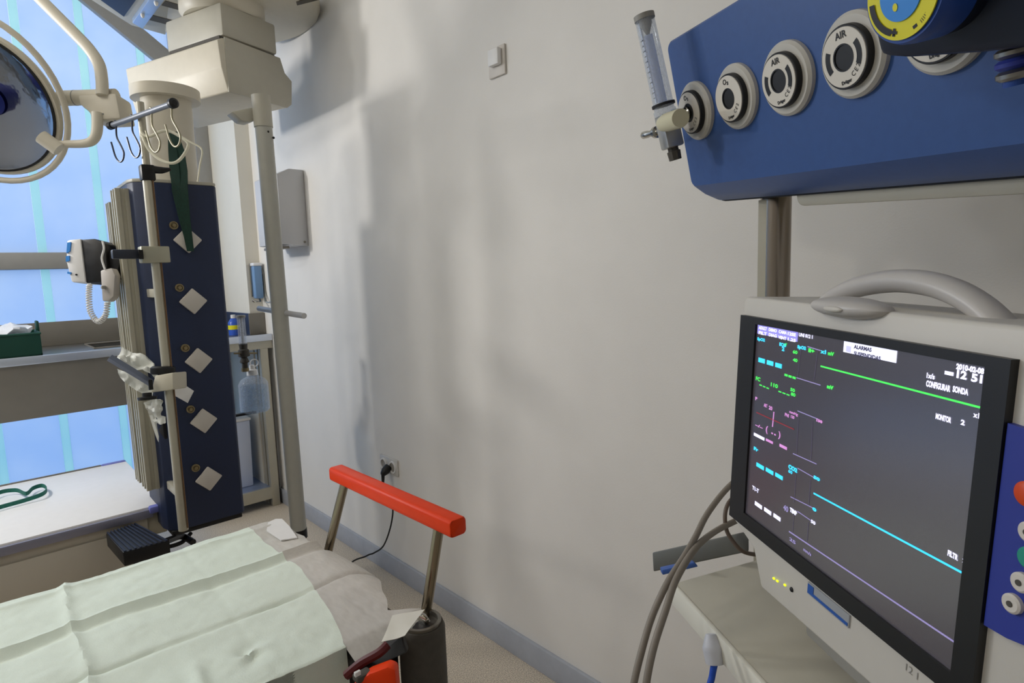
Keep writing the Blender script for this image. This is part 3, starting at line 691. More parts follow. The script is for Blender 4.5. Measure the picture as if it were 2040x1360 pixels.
# black ribbed unit at the column foot
kb = thing('footswitch', 'black ribbed foot pedal box between white table and column foot', 'footswitch', Z(.36, 275, 1075))
kz = .455
kc = [Z(kz, 211, 1062), Z(kz, 272, 1042), Z(kz, 338, 1076), Z(kz, 245, 1100)]
obj('housing', MB().prism(kc, (0, 0, -.05), bev=.003), M_black, kb)
for i in range(9):
    t0, t1 = (i+.2)/9, (i+.65)/9
    obj('rib', MB().prism([kc[0].lerp(kc[1], t0), kc[0].lerp(kc[1], t1), kc[3].lerp(kc[2], t1), kc[3].lerp(kc[2], t0)], (0, 0, .004)), mat('rib_navy', (30, 38, 58), .5), kb)
kf = (kc[0]+kc[2])/2
obj('stand', MB().cyl((kf.x, kf.y, 0), (kf.x, kf.y, kz-.05), .02), M_black, kb)
obj('stand_foot', MB().cyl((kf.x, kf.y, 0), (kf.x, kf.y, .015), .09), M_black, kb)
obj('bracket', MB().tube([Z(kz-.02, 330, 1078), Z(.36, 362, 1068), Z(.35, 385, 1080)], .012, seg=8), M_black, kb)
obj('lead', MB().tube([Z(kz-.02, 300, 1092), Z(.33, 330, 1090), Z(.33, 362, 1080), Z(.34, 380, 1062)], .008, seg=8), M_rubber, kb)

# ================================================================== STRETCHER TROLLEY with paper drape and red handle
z0 = .65
by0, by1, bx1 = 1.03, 1.725, .605
tr = thing('stretcher', 'stretcher trolley with dark frame and red push bar at bottom left', 'stretcher', (-.2, 1.3, 0))
obj('mattress', MB().rng((-1.3, by0+.02, z0-.1), (.565, by1-.02, z0-.016), bev=.02), mat('mattress_vinyl', (196, 192, 186), .55, noise_amt=.08), tr)
obj('frame', MB().rng((-1.3, by0+.05, z0-.17), (bx1-.03, by1-.05, z0-.1), bev=.008), M_black, tr)
obj('lift_column', MB().rng((-.75, 1.2, .2), (-.45, 1.46, z0-.17), bev=.02), M_grey, tr)
obj('base', MB().rng((-1.2, 1.02, .16), (.2, 1.62, .24), bev=.02), M_dgrey, tr)
for xx in (-1.1, .1):
    for yy in (1.06, 1.58):
        wh = obj('castor', MB().cyl((xx, yy-.015, .055), (xx, yy+.015, .055), .055), M_rubber, tr)
        obj('fork', MB().rng((xx-.012, yy-.022, .05), (xx+.012, yy+.022, .17)), M_steel, wh)
# red bar on two chrome posts
bar0, bar1 = V((.695, 1.475, .83)), V((.695, .945, .838))
d_ = (bar1-bar0).normalized(); side = V((1, 0, 0)); upb = side.cross(d_).normalized()
b = MB(); prf = rounded(-.021, -.0185, .021, .0185, .009, 4)
b.prism([bar0-d_*.004+side*a+upb*c for a, c in prf], (bar1-bar0)+d_*.008, bev=.004)
obj('push_bar', b, M_red, tr)
for y_, py0, py1 in ((1.41, (655, 1078), (690, 958)), (1.005, (838, 1216), (876, 1052))):
    a = Z(z0-.01, *py0); t_ = X(.695, *py1); a = V((.655, a.y, z0-.06)); 
    obj('bar_post', MB().cyl(a+(a-t_)*.02, t_+V((0, 0, .01)), .0115), mat('post_steel', (150, 140, 122), .22, metal=.95), tr)
# end assembly at the near corner: grey cylinder with open steel top, black box, red release lever
gc = Z(.628, 840, 1246)
gy = MB().lathe((gc.x, gc.y, .635), (gc.x, gc.y, .28), [(0.02, .0), (.02, .033), (0, .036), (0, .044), (.03, .048), (1, .048), (1, 0)], seg=40)
obj('corner_sleeve', gy, M_dgrey, tr)
obj('sleeve_rim', MB().lathe((gc.x, gc.y, .632), (gc.x, gc.y, .642), [(0, .034), (1, .034), (1, .041), (0, .041)], seg=40), mat('rim_grey', (120, 116, 108), .3, metal=.6), tr)
obj('socket_hole', MB().cyl((gc.x-.002, gc.y+.014, .632), (gc.x-.002, gc.y+.014, .636), .016), M_black, tr)
obj('socket_hole', MB().cyl((gc.x-.012, gc.y-.016, .632), (gc.x-.012, gc.y-.016, .636), .018), M_black, tr)
obj('sleeve_clip', MB().box((gc.x+.004, gc.y+.0, .64), (.012, .03, .012), bev=.003), M_chrome, tr)
e0 = Z(.62, 690, 1290); e1 = Z(.62, 800, 1262)
b = MB(); b.rng((.46, 1.035, .34), (gc.x-.035, 1.25, .625), bev=.008); obj('end_box', b, M_black, tr)
obj('plastic_corner', MB().prism([D(1.2, 686, 1286), D(1.18, 760, 1285), D(1.14, 800, 1262), D(1.12, 812, 1300), D(1.08, 700, 1352)], FW*.02, bev=.004), mat('end_dark_plastic', (44, 43, 42), .5), tr)
obj('red_cord', MB().tube([D(1.1, 690, 1345), D(1.1, 720, 1320), D(1.1, 755, 1300), D(1.11, 772, 1284)], .009, seg=8), mat('dark_red', (84, 16, 20), .5), tr)
obj('release_lever', MB().prism([D(1.05, 700, 1400), D(1.05, 704, 1362), D(1.05, 735, 1342), D(1.05, 772, 1328), D(1.05, 788, 1334), D(1.05, 794, 1400)], FW*.03, bev=.006), M_red, tr)
obj('lever_bracket', MB().box(D(1.06, 722, 1345)+V((0, 0, 0)), (.03, .02, .012), bev=.003), M_dgrey, tr)
obj('white_tag', MB().box(D(1.045, 712, 1341), (.011, .006, .008), bev=.001), M_white, tr)

# drape
def ppx(P):
    d = P-CP; w_ = d.dot(FW); return (1020+FPX*d.dot(RT)/w_, 680-FPX*d.dot(UP)/w_)
def drape_h(x, y):
    h = 0
    for k, (c, a_, w_) in enumerate(((1.69, .006, .010), (1.49, .011, .011), (1.27, -.007, .007))):
        yy = c+.010*noise.noise(V((x*2.5, k*7., 0)))
        t = (y-yy)/w_
        h += a_*math.exp(-abs(t)**1.3)
        if k == 1: h -= .007*math.exp(-((y-yy+.026)/.014)**2)
    for k, (c, a_, w_) in enumerate(((.105, .008, .009), (-.33, .007, .01), (.36, -.0015, .008))):
        t = (x-c-.02*(y-1.5)+.012*noise.noise(V((y*3, k*5.+3, 0))))/w_
        h += a_*math.exp(-abs(t)**1.4)
    h += .008*noise.noise(V((x*4, y*5, 1.3)))+.003*noise.noise(V((x*13, y*17, 4)))+.0022*abs(noise.noise(V((x*32, y*26, 2))))
    dx_, dy_ = x-.33, y-1.12
    r_ = math.hypot(dx_, dy_); h += .006*math.exp(-(r_/.05)**2)*math.sin(math.atan2(dy_, dx_)*2+r_*60)
    h += .010*math.exp(-((x-.24-.1*(y-1.1))/.012)**2-((y-1.1)/.06)**2)
    return h
def xend(y):
    """ragged end of the film over the foot"""
    t = min(max((y-by0)/(by1-by0), 0), 1)
    P = ((0, .655), (.06, .60), (.2, .64), (.35, .69), (.5, .672), (.68, .628), (.93, .622), (1, .60))
    for (a, u), (b_, v) in zip(P, P[1:]):
        if t <= b_: return u+(v-u)*(t-a)/(b_-a)+.006*noise.noise(V((y*22, 0, 0)))
    return .6
def gx(y):
    t = min(max((y-by0)/(by1-by0), 0), 1)
    return .472+.07*min(t/.5, 1)**.7-.012*max(t-.5, 0)+.006*noise.noise(V((y*16, 3, 0)))
def drape_part(xa, xb, nx, ny, hang, lift=0., thick=.0012):
    vs1 = []
    s0_ = -.26 if hang else -.065
    for j in range(ny+1):
        s_ = s0_+(1.1-s0_)*j/ny
        for i in range(nx+1):
            u = i/nx; yy = by0+(by1-by0)*min(max(s_, 0), 1)
            x = xa(yy)*(1-u)+xb(yy)*u
            z = z0+drape_h(x, yy)+lift
            yo = yy
            if s_ < 0 and not hang: yo = yy+s_*.7*(1.15-u*.5); z += s_*.25
            if s_ < 0 and hang:
                d = -s_*.7; z -= max(0, d-.012)*.97; z = min(z, z0+.004); yo = yy-min(d, .012)-.012*max(0, math.sin(x*17))*d/.18-.01*noise.noise(V((x*6, 9, 0)))
            if s_ > 1:
                d = (s_-1)*.7; z -= d; yo = yy+min(d, .015)
            if not hang:
                e = max(0, x-.60)/.08; z -= .035*e*e*(1 if yy > 1.1 else .2)
                if s_ < .12: z -= .0
                if u < .02: z += .0002
            vs1.append(V((x, yo, z)))
    W_ = nx+1; m1 = len(vs1); vs1 += [p-V((0, 0, thick)) for p in vs1]; fs = []
    for j in range(ny):
        for i in range(nx):
            a = j*W_+i; fs.append((a, a+1, a+W_+1, a+W_)); fs.append((m1+a, m1+a+W_, m1+a+W_+1, m1+a+1))
    for i in range(nx): fs.append((i, m1+i, m1+i+1, i+1)); a = ny*W_+i; fs.append((a, a+1, m1+a+1, m1+a))
    for j in range(ny): a = j*W_; fs.append((a, a+W_, m1+a+W_, m1+a)); a += nx; fs.append((a, m1+a, m1+a+W_, a+W_))
    return MB().add(vs1, fs)
M_drape = mat('pale_green_paper', (225, 236, 224), .75, noise_amt=.03, nscale=30, bump=.25, bscale=300)
dr = thing('paper_drape', 'pale green creased paper sheet covering the stretcher mattress', 'sheet', (-.2, 1.3, z0))
obj('green_sheet', drape_part(lambda y: -1.25, gx, 300, 170, True), M_drape, dr)
obj('film_end', drape_part(gx, xend, 60, 120, False), M_film, dr, label='thin greyish see-through end of the sheet')
obj('foam_pad', MB().box((.605, 1.175, .585), (.07, .2, .07), bev=.025, seg=4), mat('brown_grey_foam', (92, 84, 74), .8), tr)
# lifted white corner and far tab
obj('lifted_corner', sheet([D(1.17, 780, 1224), D(1.18, 844, 1212), D(1.12, 806, 1262), D(1.115, 760, 1277)], .006, 12, 7, thick=.001), mat('white_paper', (226, 224, 214), .8), dr)
obj('side_tab', MB().prism([V((p.x, p.y, p.z)) for p in (Z(z0+.004, 531, 1056), Z(z0+.006, 534, 1040), Z(z0+.012, 549, 1033), Z(z0+.012, 562, 1033), Z(z0+.006, 577, 1048), Z(z0+.004, 592, 1070), Z(z0+.004, 560, 1075))], (0, 0, -.003)), M_white, dr)

# ================================================================== OPERATING LAMP at upper left
WL = 2.05
lc_ = D(WL, -38, 205)
tv = -(lc_-CP).normalized()
nl = (tv*.86-RT*.48-UP*.14).normalized()
ol = thing('operating_lamp', 'cream round operating lamp with reflector dish and ring handle at left', 'operating lamp', lc_)
R0 = .252
obj('rim', MB().lathe(lc_, lc_-nl*.05, [(-.12, R0*.92), (-.12, R0*.96), (.1, R0*.985), (.5, R0*.95), (1.0, R0*.8), (1.6, R0*.4), (1.7, 0), (1.5, 0), (1.4, R0*.4), (.9, R0*.75), (.5, R0*.9)], seg=64), M_cream, ol)
refl = bpy.data.materials.new('reflector'); refl.use_nodes = True
rb = refl.node_tree.nodes['Principled BSDF']; rb.inputs['Metallic'].default_value = 1; rb.inputs['Roughness'].default_value = .1; rb.inputs['Base Color'].default_value = srgb(168, 172, 180)
tt = refl.node_tree; vn = tt.nodes.new('ShaderNodeTexNoise'); vn.inputs['Scale'].default_value = 9; bpn = tt.nodes.new('ShaderNodeBump'); bpn.inputs['Strength'].default_value = .12; bpn.inputs['Distance'].default_value = .01
tt.links.new(vn.outputs['Fac'], bpn.inputs['Height']); tt.links.new(bpn.outputs[0], rb.inputs['Normal'])
obj('reflector', MB().lathe(lc_+nl*.004, lc_-nl*.05, [(0, R0*.92), (.35, R0*.8), (.7, R0*.55), (.92, R0*.28), (1, 0)], seg=64), refl, ol)
obj('gasket', MB().lathe(lc_+nl*.006, lc_+nl*.012, [(0, R0*.92), (1, R0*.92), (1, R0*.89), (0, R0*.89)], seg=64), M_black, ol)
obj('centre_hub', MB().lathe(lc_-nl*.04, lc_+nl*.02, [(0, 0), (0, .05), (.7, .04), (1, .028), (1, 0)]), M_ctrl, ol)
upn = (UP-nl*UP.dot(nl)).normalized(); rtn = upn.cross(nl)
if rtn.dot(RT) < 0: rtn = -rtn
hr = [lc_+(rtn*math.cos(a)*1.04+upn*(math.sin(a)*1.10+.055))*R0*1.02 for a in [2*PI*i/48 for i in range(48)]]
obj('ring_handle', MB().tube(hr, .0105, smooth=1, seg=12, closed=True), M_cream, ol)
A_ = lambda px, py, w_=2.1: D(w_, px, py)
obj('yoke_joint', MB().tube([A_(82, 272, 2.06), A_(118, 298, 2.08)], .024, smooth=1, seg=20), M_cream, ol)
obj('lower_arm', MB().tube([A_(104, 287), A_(130, 287), A_(165, 286), A_(184, 280), A_(193, 262), A_(194, 225)], [.011, .0125, .014, .0155, .017, .018], smooth=8, seg=20), M_cream, ol)
obj('swivel_body', MB().prism([A_(153, 188), A_(230, 184), A_(240, 236), A_(182, 239), A_(176, 222), A_(158, 208)], FW*.09, bev=.01), M_cream, ol)
obj('swivel_barrel', MB().tube([A_(120, 196, 2.14), A_(232, 192, 2.14)], .026, smooth=1, seg=28), M_cream, ol)
obj('barrel_seam', MB().tube([A_(150, 195, 2.14), A_(152, 195, 2.14)], .0266, smooth=1, seg=28), M_grey, ol)
obj('upper_arm', MB().tube([A_(204, 190), A_(203, 160), A_(197, 128), A_(178, 98), A_(150, 68), A_(110, 28), A_(60, -22), A_(-20, -100), A_(-60, -140)], .0195, smooth=8, seg=20), M_cream, ol)
obj('label_print', MB().prism([A_(184, 226, 2.098), A_(206, 225, 2.098), A_(206, 228, 2.098), A_(184, 229, 2.098)], FW*.004), M_grey, ol)

# ================================================================== BLUE GAS HEAD at the upper right
px_ = V((-.48144734, -.87338533, -.07352909)); pz_ = V((-.24623366, .05426605, .96769013)); py2 = pz_.cross(px_)
C0 = V((.938, .548, 1.605))
MP = Matrix(((px_.x, py2.x, pz_.x, C0.x), (px_.y, py2.y, pz_.y, C0.y), (px_.z, py2.z, pz_.z, C0.z), (0, 0, 0, 1)))
MPI = MP.inverted()
def PL(px, py, y=0.):
    o = MPI @ CP; d = MPI.to_3x3() @ ray(px, py); return o + d*((y-o.y)/d.y)
gh = thing('gas_pendant', 'long blue gas outlet pendant head at the upper right', 'medical pendant', matrix=MP)
x0_, x1_ = -.064, 1.05; zt, zb_ = .124, -.158
P_ = rounded(x0_, zb_, x1_, zt, (.03, .03, .018, .018))
b = MB()
# face with lower part curving back: build as extruded profile along x with rounded outline end
lv = [(rounded(x0_+.004, -.1225, x1_, zt-.004, (.012, .02, .012, .012)), 0.0), (rounded(x0_+.001, -.126, x1_, zt-.001, (.014, .02, .014, .014)), .003),
      (rounded(x0_, -.142, x1_, zt, (.022, .03, .018, .018)), .016), (rounded(x0_, zb_, x1_, zt, (.03, .03, .018, .018)), .036), (P_, .045)]
np_ = len(lv[0][0]); b = MB(); vv = []; fs = [tuple(range(np_))]
for P2, yy in lv: vv += xz(P2, yy)
for k in range(len(lv)-1):
    for i in range(np_): j = (i+1) % np_; fs.append((k*np_+i, k*np_+j, (k+1)*np_+j, (k+1)*np_+i))
fs.append(tuple(reversed(range((len(lv)-1)*np_, len(lv)*np_)))); b.add(vv, fs)
obj('front_cover', b, M_blue, gh, local=True)
Pk = rounded(x0_-.003, zb_-.004, x1_+.003, zt+.003, (.032, .032, .02, .02))
obj('seal', MB().prism(xz(Pk, .045), (0, .006, 0)), M_black, gh, local=True)
Pb = rounded(.14, zb_-.022, x1_-.02, zt-.005, .012)
obj('rear_box', MB().prism(xz(rounded(x0_+.012, zb_+.006, .139, zt-.006, .02), .051), (0, .1, 0)), M_shelf, gh, local=True)
obj('rear_housing', MB().prism(xz(Pb, .051), (0, .14, 0), bev=.004), M_shelf, gh, local=True)
q1 = PL(1830, 375, .12)
obj('recess', MB().lathe((.36, .1, zb_-.022), (.36, .1, zb_-.0235), [(0, 0), (0, .035), (1, .035), (1, 0)]), M_grey, gh, local=True)
M_lab = mat('outlet_label', (222, 216, 204), .4)
M_rose = mat('outlet_rosette', (200, 196, 186), .4)
OX = [0, .113, .2245, .3355, .4465]
kinds = ['O2', 'O2', 'AIR', 'AIR', 'VAC']
def arc(r0, r1, a0, a1, y, t, n=14):
    P = []
    for i in range(n+1): a = a0+(a1-a0)*i/n; P.append(V((r1*math.cos(a), y, r1*math.sin(a))))
    for i in range(n, -1, -1): a = a0+(a1-a0)*i/n; P.append(V((r0*math.cos(a), y, r0*math.sin(a))))
    return P
for i, (ox, kd) in enumerate(zip(OX, kinds)):
    ro = obj('gas_outlet', MB().lathe((0, 0, 0), (0, -.009, 0), [(0, 0), (0, .0465), (.6, .0465), (1, .043), (1, .0), ], seg=56), M_rose, gh, local=True)
    ro.location = (ox, 0, 0)
    ins = obj('insert', MB().lathe((0, -.008, 0), (0, -.017, 0), [(0, .0345), (.9, .0345), (1, .0335), (1, 0)], seg=56), M_black, ro, local=True)
    obj('label_ring', MB().lathe((0, -.0165, 0), (0, -.0180, 0), [(0, .0145), (0, .0322), (1, .0318), (1, .0148), (0, .0145)], seg=56), M_lab, ro, local=True)
    obj('socket_bore', MB().lathe((0, -.0180, 0), (0, -.006, 0), [(-.02, .0150), (-.02, .0132), (.9, .012), (.9, 0)], seg=40), M_black, ro, local=True)
    yt = -.0183
    if kd == 'AIR':
        for a0, a1 in ((math.radians(155), math.radians(215)), (math.radians(-28), math.radians(36))):
            obj('colour_bar', MB().add(arc(.0195, .0265, a0, a1, yt, 0), [tuple(range(30))]), M_black, ro, local=True)
    textmesh('lettering', {'O2': 'O\u2082', 'AIR': 'AIR', 'VAC': 'VAC'}[kd], .0105, M_black, ro, (0, yt-.0002, .0238), rot=.05, bold=.0002)
    textmesh('lettering', 'Dräger', .0052, M_black, ro, (.0015, yt-.0002, -.0262), rot=.12, bold=.0002)
    for ch, an in (('C', -58), ('E', -44), ('2', -31)):
        a = math.radians(an); textmesh('lettering', ch, .0078, M_black, ro, (.0235*math.cos(a), yt-.0002, .0235*math.sin(a)), rot=a+PI/2)
# support post below the head
sp0 = V((.94, .40, 0))
tp = PL(1546, 398, .09); T_ = MP @ tp
ps = thing('support_post', 'chrome post below the blue head going down behind the monitor', 'post', (T_.x, T_.y, 0))
pr = .5*58*(T_-CP).dot(FW)/FPX
obj('tube', MB().cyl((T_.x, T_.y, .0), (T_.x, T_.y, T_.z+.005), pr, seg=36), mat('post_chrome', (158, 148, 136), .2, metal=1.), ps)
obj('side_track', MB().rng((T_.x-pr*.98, T_.y+.005, .03), (T_.x-pr*.80, T_.y+.019, T_.z)), M_alu, ps)
obj('base_plate', MB().cyl((T_.x, T_.y, 0), (T_.x, T_.y, .03), .17, seg=40), M_dgrey, ps)

# flowmeter plugged in the first outlet
fm = thing('flowmeter', 'clear oxygen flowmeter tube with cream knob on leftmost gas outlet', 'flowmeter', matrix=MP)
yk = -.055
bt0 = PL(1322, 210, yk); tp0 = PL(1283, 32, yk)
ax_ = (tp0-bt0).normalized()
kn = PL(1345, 238, -.075)
hub = V((0, -.02, 0))
pe = PL(1342, 232, yk+.006)
obj('probe', MB().lathe(hub, pe, [(0, 0), (0, .0105), (.2, .0105), (.25, .008), (.6, .008), (.65, .011), (1, .011), (1, 0)]), M_chrome, fm, local=True)
obj('tube', MB().lathe(bt0, tp0, [(0, 0), (0, .0165), (.93, .0155), (.97, .0165), (1, .0165), (1, 0)], seg=32), M_clear, fm, local=True)
obj('inner_tube', MB().cyl(bt0+ax_*.004, tp0-ax_*.03, .007), clearmat('inner_glass', (214, 222, 240), .05, .35), fm, local=True)
obj('scale_strip', MB().box((bt0+tp0)/2+V((-.009, -.006, 0)), (.004, .003, (tp0-bt0).length*.9), R=V((0, 0, 1)).rotation_difference(ax_).to_matrix()), mat('scale_white', (226, 232, 246), .3), fm, local=True)
Rf = V((0, 0, 1)).rotation_difference(ax_).to_matrix()
for i in range(12):
    c_ = bt0.lerp(tp0, .1+.058*i)+V((.003, -.0148, 0))
    obj('scale_mark', MB().box(c_, (.0075 if i % 2 else .005, .0006, .0012), R=Rf), M_black, fm, local=True)
obj('tube_cap', MB().lathe(tp0-ax_*.006, tp0+ax_*.002, [(0, .0166), (1, .0166), (1, 0)]), M_grey, fm, local=True)
obj('float_stop', MB().lathe(tp0-ax_*.006, tp0-ax_*.028, [(0, .010), (.3, .010), (1, .003), (1, 0)]), M_grey, fm, local=True)
obj('collar', MB().lathe(bt0-ax_*.016, bt0+ax_*.004, [(0, 0), (0, .0185), (.4, .0185), (.5, .0165), (.8, .0165), (.85, .0185), (1, .0185), (1, 0)], seg=32), M_clear, fm, local=True)
obj('o_ring', MB().lathe(bt0-ax_*.001, bt0+ax_*.003, [(0, 0), (0, .019), (1, .019), (1, 0)]), M_rubber, fm, local=True)
bc = bt0-ax_*.042
obj('body_block', MB().box(bc, (.028, .030, .055), R=Rf, bev=.003), mat('satin_body', (180, 180, 176), .3, metal=.6), fm, local=True)
obj('flow_knob', MB().lathe(PL(1322, 246, yk-.010), PL(1356, 235, yk-.026), [(0, 0), (0, .0125), (.25, .0145), (.92, .0145), (1, .0135), (1, 0)]), mat('cream_knob', (205, 200, 170), .45), fm, local=True)
nb = PL(1280, 270, yk-.005); na = PL(1312, 262, yk)
obj('hose_nipple', MB().lathe(na+(na-nb)*.6, nb, [(0, 0), (0, .006), (.4, .006), (.42, .010), (.5, .010), (.52, .0055), (.75, .0055), (.8, .0065), (.95, .0065), (1, .0045), (1, 0)]), M_chrome, fm, local=True)
ds = PL(1335, 290, yk)
obj('lower_plug', MB().lathe(bc-ax_*.026, bc-ax_*.048, [(0, 0), (0, .009), (.3, .009), (.35, .0115), (1, .0105), (1, 0)], seg=8), M_dgrey, fm, local=True)

# regulator with yellow dial on the fifth outlet
yf = -.13
kc_ = PL(1799, -12, yf)
kw = (MP @ kc_ - CP).dot(FW); kr = 97*kw/FPX
rg = thing('vacuum_regulator', 'large blue regulator knob with yellow dial on gas pendant right', 'regulator', matrix=MP)
dirb = V((.02, 1, .0)).normalized()
obj('knob', MB().lathe(kc_, kc_+dirb*.032, [(0, 0), (0, kr*.93), (.15, kr*.98), (.4, kr), (1, kr), (1, 0)], seg=64), mat('regulator_blue', (34, 72, 150), .4), rg, local=True)
obj('body', MB().lathe(kc_+dirb*.03, kc_+dirb*.105, [(0, 0), (0, kr*.985), (.9, kr*.93), (1, kr*.8), (1, 0)], seg=64), mat('regulator_dark_body', (16, 24, 44), .45), rg, local=True)
yb2 = yf+.045
obj('side_body', MB().prism([PL(1752, 112, yb2), PL(1800, 116, yb2), PL(1950, 106, yb2), PL(2075, 92, yb2), PL(2120, -60, yb2), PL(1800, -120, yb2), PL(1740, 60, yb2)], (0, .055, 0), bev=.006), mat('regulator_dark_body', (16, 24, 44), .45), rg, local=True)
obj('dial', MB().lathe(kc_-dirb*.0008, kc_-dirb*.002, [(0, 0), (0, kr*.86), (1, kr*.86), (1, 0)], seg=64), M_yellow, rg, local=True)
obj('dial_centre', MB().lathe(kc_-dirb*.002, kc_-dirb*.0032, [(0, 0), (0, kr*.5), (1, kr*.5), (1, 0)], seg=48), M_cyan, rg, local=True)
def arcat(c, r0, r1, a0, a1, y):
    return [V((c.x+p.x, y, c.z+p.z)) for p in arc(r0, r1, a0, a1, 0, 0)]
ym = kc_.y-.0024
obj('dial_arc', MB().add(arcat(kc_, kr*.66, kr*.79, math.radians(178), math.radians(244), ym), [tuple(range(30))]), M_black, rg, local=True)
obj('dial_spot', MB().add([V((kc_.x-kr*.13+kr*.06*math.cos(2*PI*i/12), kc_.y-.0036, kc_.z-kr*.2+kr*.08*math.sin(2*PI*i/12))) for i in range(12)], [tuple(range(12))]), M_yellow, rg, local=True)
a = math.radians(250); textmesh('plus_mark', '+', kr*.24, M_black, rg, (kc_.x+kr*.72*math.cos(a), ym, kc_.z+kr*.72*math.sin(a)), rot=a+PI/2, bold=.0008)
a = math.radians(291); textmesh('minus_mark', '-', kr*.26, M_black, rg, (kc_.x+kr*.72*math.cos(a), ym, kc_.z+kr*.72*math.sin(a)), rot=a+PI/2, bold=.0008)
for i in range(14):
    a = math.radians(302+i*3.2)
    obj('scale_mark', MB().add(arcat(kc_, kr*.72, kr*.80, a, a+.028, ym), [tuple(range(30))]), mat('olive_print', (120, 112, 20), .5), rg, local=True)
# chrome hose connector on the right edge
cq = PL(2020, 118, -.06)
hc = thing('hose_connector', 'chrome and blue threaded hose connector under regulator at right edge', 'connector', matrix=MP)
for k in range(4):
    zz = .018-k*.0085
    obj('thread_ring', MB().lathe(V((cq.x, cq.y, cq.z+zz)), V((cq.x, cq.y, cq.z+zz-.0078)), [(0, 0), (0, .0095), (.3, .0125), (.7, .0125), (1, .0095), (1, 0)]), M_steel if k != 2 else M_ctrl, hc, local=True)
obj('stem', MB().cyl(V((cq.x, cq.y, cq.z+.06)), V((cq.x, cq.y, cq.z-.02)), .008), mat('regulator_blue', (34, 72, 150), .4), hc, local=True)

# ================================================================== SHELF below the monitor
sz = .90
sA = Z(sz, 1343, 1160); sB = Z(sz, 1495, 1320)
d1 = (Z(sz, 1525, 1358)-sA); d1.z = 0; d1.normalize()                    # along the long front edge, towards the viewer
d2 = V((-d1.y, d1.x, 0));
if d2.x < 0: d2 = -d2                                                   # away to the wall side
d2 = (Z(sz, 1495, 1103)-Z(sz, 1346, 1144)).normalized(); d2 = V((d2.x, d2.y, 0))
sf = thing('monitor_shelf', 'pale grey shelf with cream front edge under the patient monitor', 'shelf', sA)
LL = .62; WW = .26
p4 = [sA, sA+d1*LL, sA+d1*LL+d2*WW, sA+d2*WW]
obj('shelf_top', MB().prism(p4, (0, 0, -.022), bev=.003), M_shelf, sf)
nrm = V((-d2.x, -d2.y, 0))
obj('front_edge', MB().prism([sA+nrm*.006+V((0, 0, .001)), sA+nrm*.006+d1*LL+V((0, 0, .001)), sA+nrm*.006+d1*LL-V((0, 0, .03)), sA+nrm*.006-V((0, 0, .03))], -nrm*.007, bev=.002), M_edge, sf)
sg_ = -d1
r0_ = D(.97, 1302, 1119); r1_ = D(.90, 1500, 1076)
o = sA+sg_*.02
obj('side_rail', MB().prism([D(.97, 1300, 1100), D(.88, 1492, 1057), D(.88, 1492, 1098), D(.97, 1302, 1138)], (D(.97, 1305, 1119)-CP).normalized()*.012, bev=.002), mat('rail_grey', (118, 120, 118), .45, metal=.3), sf)
obj('rail_clip', MB().prism([D(.9, 1318, 1134), D(.88, 1384, 1120), D(.88, 1392, 1129), D(.9, 1320, 1146)], FW*.012, bev=.002), mat('clip_blue', (60, 96, 170), .4), sf)
mid = sA+d1*.2+d2*WW*.9
obj('support_arm', MB().tube([V((T_.x, T_.y, sz-.05)), sA+d1*.12+d2*.12+V((0, 0, -.05))], .02, smooth=1, seg=12), M_grey, sf)

# ================================================================== PATIENT MONITOR
TL = V((.71862991, .35705537, 1.28570316))
mx = V((-.19552842, -.290206, -.00700823)).normalized(); mz = V((.0134846, .00165208, .25942556)); mz = (mz-mx*mz.dot(mx)).normalized(); my = mz.cross(mx)
MM = Matrix(((mx.x, my.x, mz.x, TL.x), (mx.y, my.y, mz.y, TL.y), (mx.z, my.z, mz.z, TL.z), (0, 0, 0, 1)))
MMI = MM.inverted()
def ML(px, py, y=0.):
    o = MMI @ CP; d = MMI.to_3x3() @ ray(px, py); return o + d*((y-o.y)/d.y)
mo = thing('patient_monitor', 'white patient monitor with lit dark screen and carry handle', 'monitor', matrix=MM)
bz = .0
# casing outline from the front (local x,z)
tl = ML(1476, 590); l1 = ML(1456, 1036); l2 = ML(1494, 1092); l3 = ML(1500, 1162); l4 = ML(1722, 1362); tr1 = ML(1620, 606)
XR = .35+.085
slope = (l4.z-l3.z)/(l4.x-l3.x)
poly = [V((tl.x, .004, tl.z-.006)), V((tl.x+.006, .004, tl.z)), V((tr1.x, .004, tl.z+.0)), V((XR-.03, .004, tl.z-.0)), V((XR, .004, tl.z-.03)), V((XR, .004, l4.z+.01)), V((XR-.02, .004, l4.z)), V((l4.x, .004, l4.z)), V((l3.x+.01, .004, l3.z)), V((l2.x, .004, l2.z)), V((l1.x, .004, l1.z))]
# casing front with a real opening behind the bezel is not needed: bezel frame sits proud
obj('casing', MB().prism(poly, (0, .11, 0), bev=.004, seg=3), M_mon, mo, local=True)
bw, bh = .35, .262
sl = ML(1510, 645); sr = ML(1962, 730); sbl = ML(1495, 1030); 
s0, s1 = ML(1508, 800).x, ML(1950, 850).x; st_, sb_ = ML(1515, 646).z, ML(1700, 1185).z
s0, s1 = .034, .3315; st_, sb_ = -.0082, -.2445
def frame(x0, z0, x1, z1, a0, b0, a1, b1, y0, y1):
    m_ = MB()
    m_.rng((x0, y0, z0), (a0, y1, z1)); m_.rng((a1, y0, z0), (x1, y1, z1)); m_.rng((a0, y0, z0), (a1, y1, b0)); m_.rng((a0, y0, b1), (a1, y1, z1)); return m_
obj('bezel', frame(0, -bh, bw, 0, s0, sb_, s1, st_, -.003, .004), mat('bezel_black', (26, 26, 28), .4), mo, local=True)
M_scr = mat('lcd_glass', (58, 54, 60), .24, spec=1.2, emit=.6, ior=1.6)
scr = obj('screen', MB().rng((s0, -.0004, sb_), (s1, .0, st_)), M_scr, mo, local=True)
def em(name, col, e=1.): return mat(name, col, .5, emit=e)
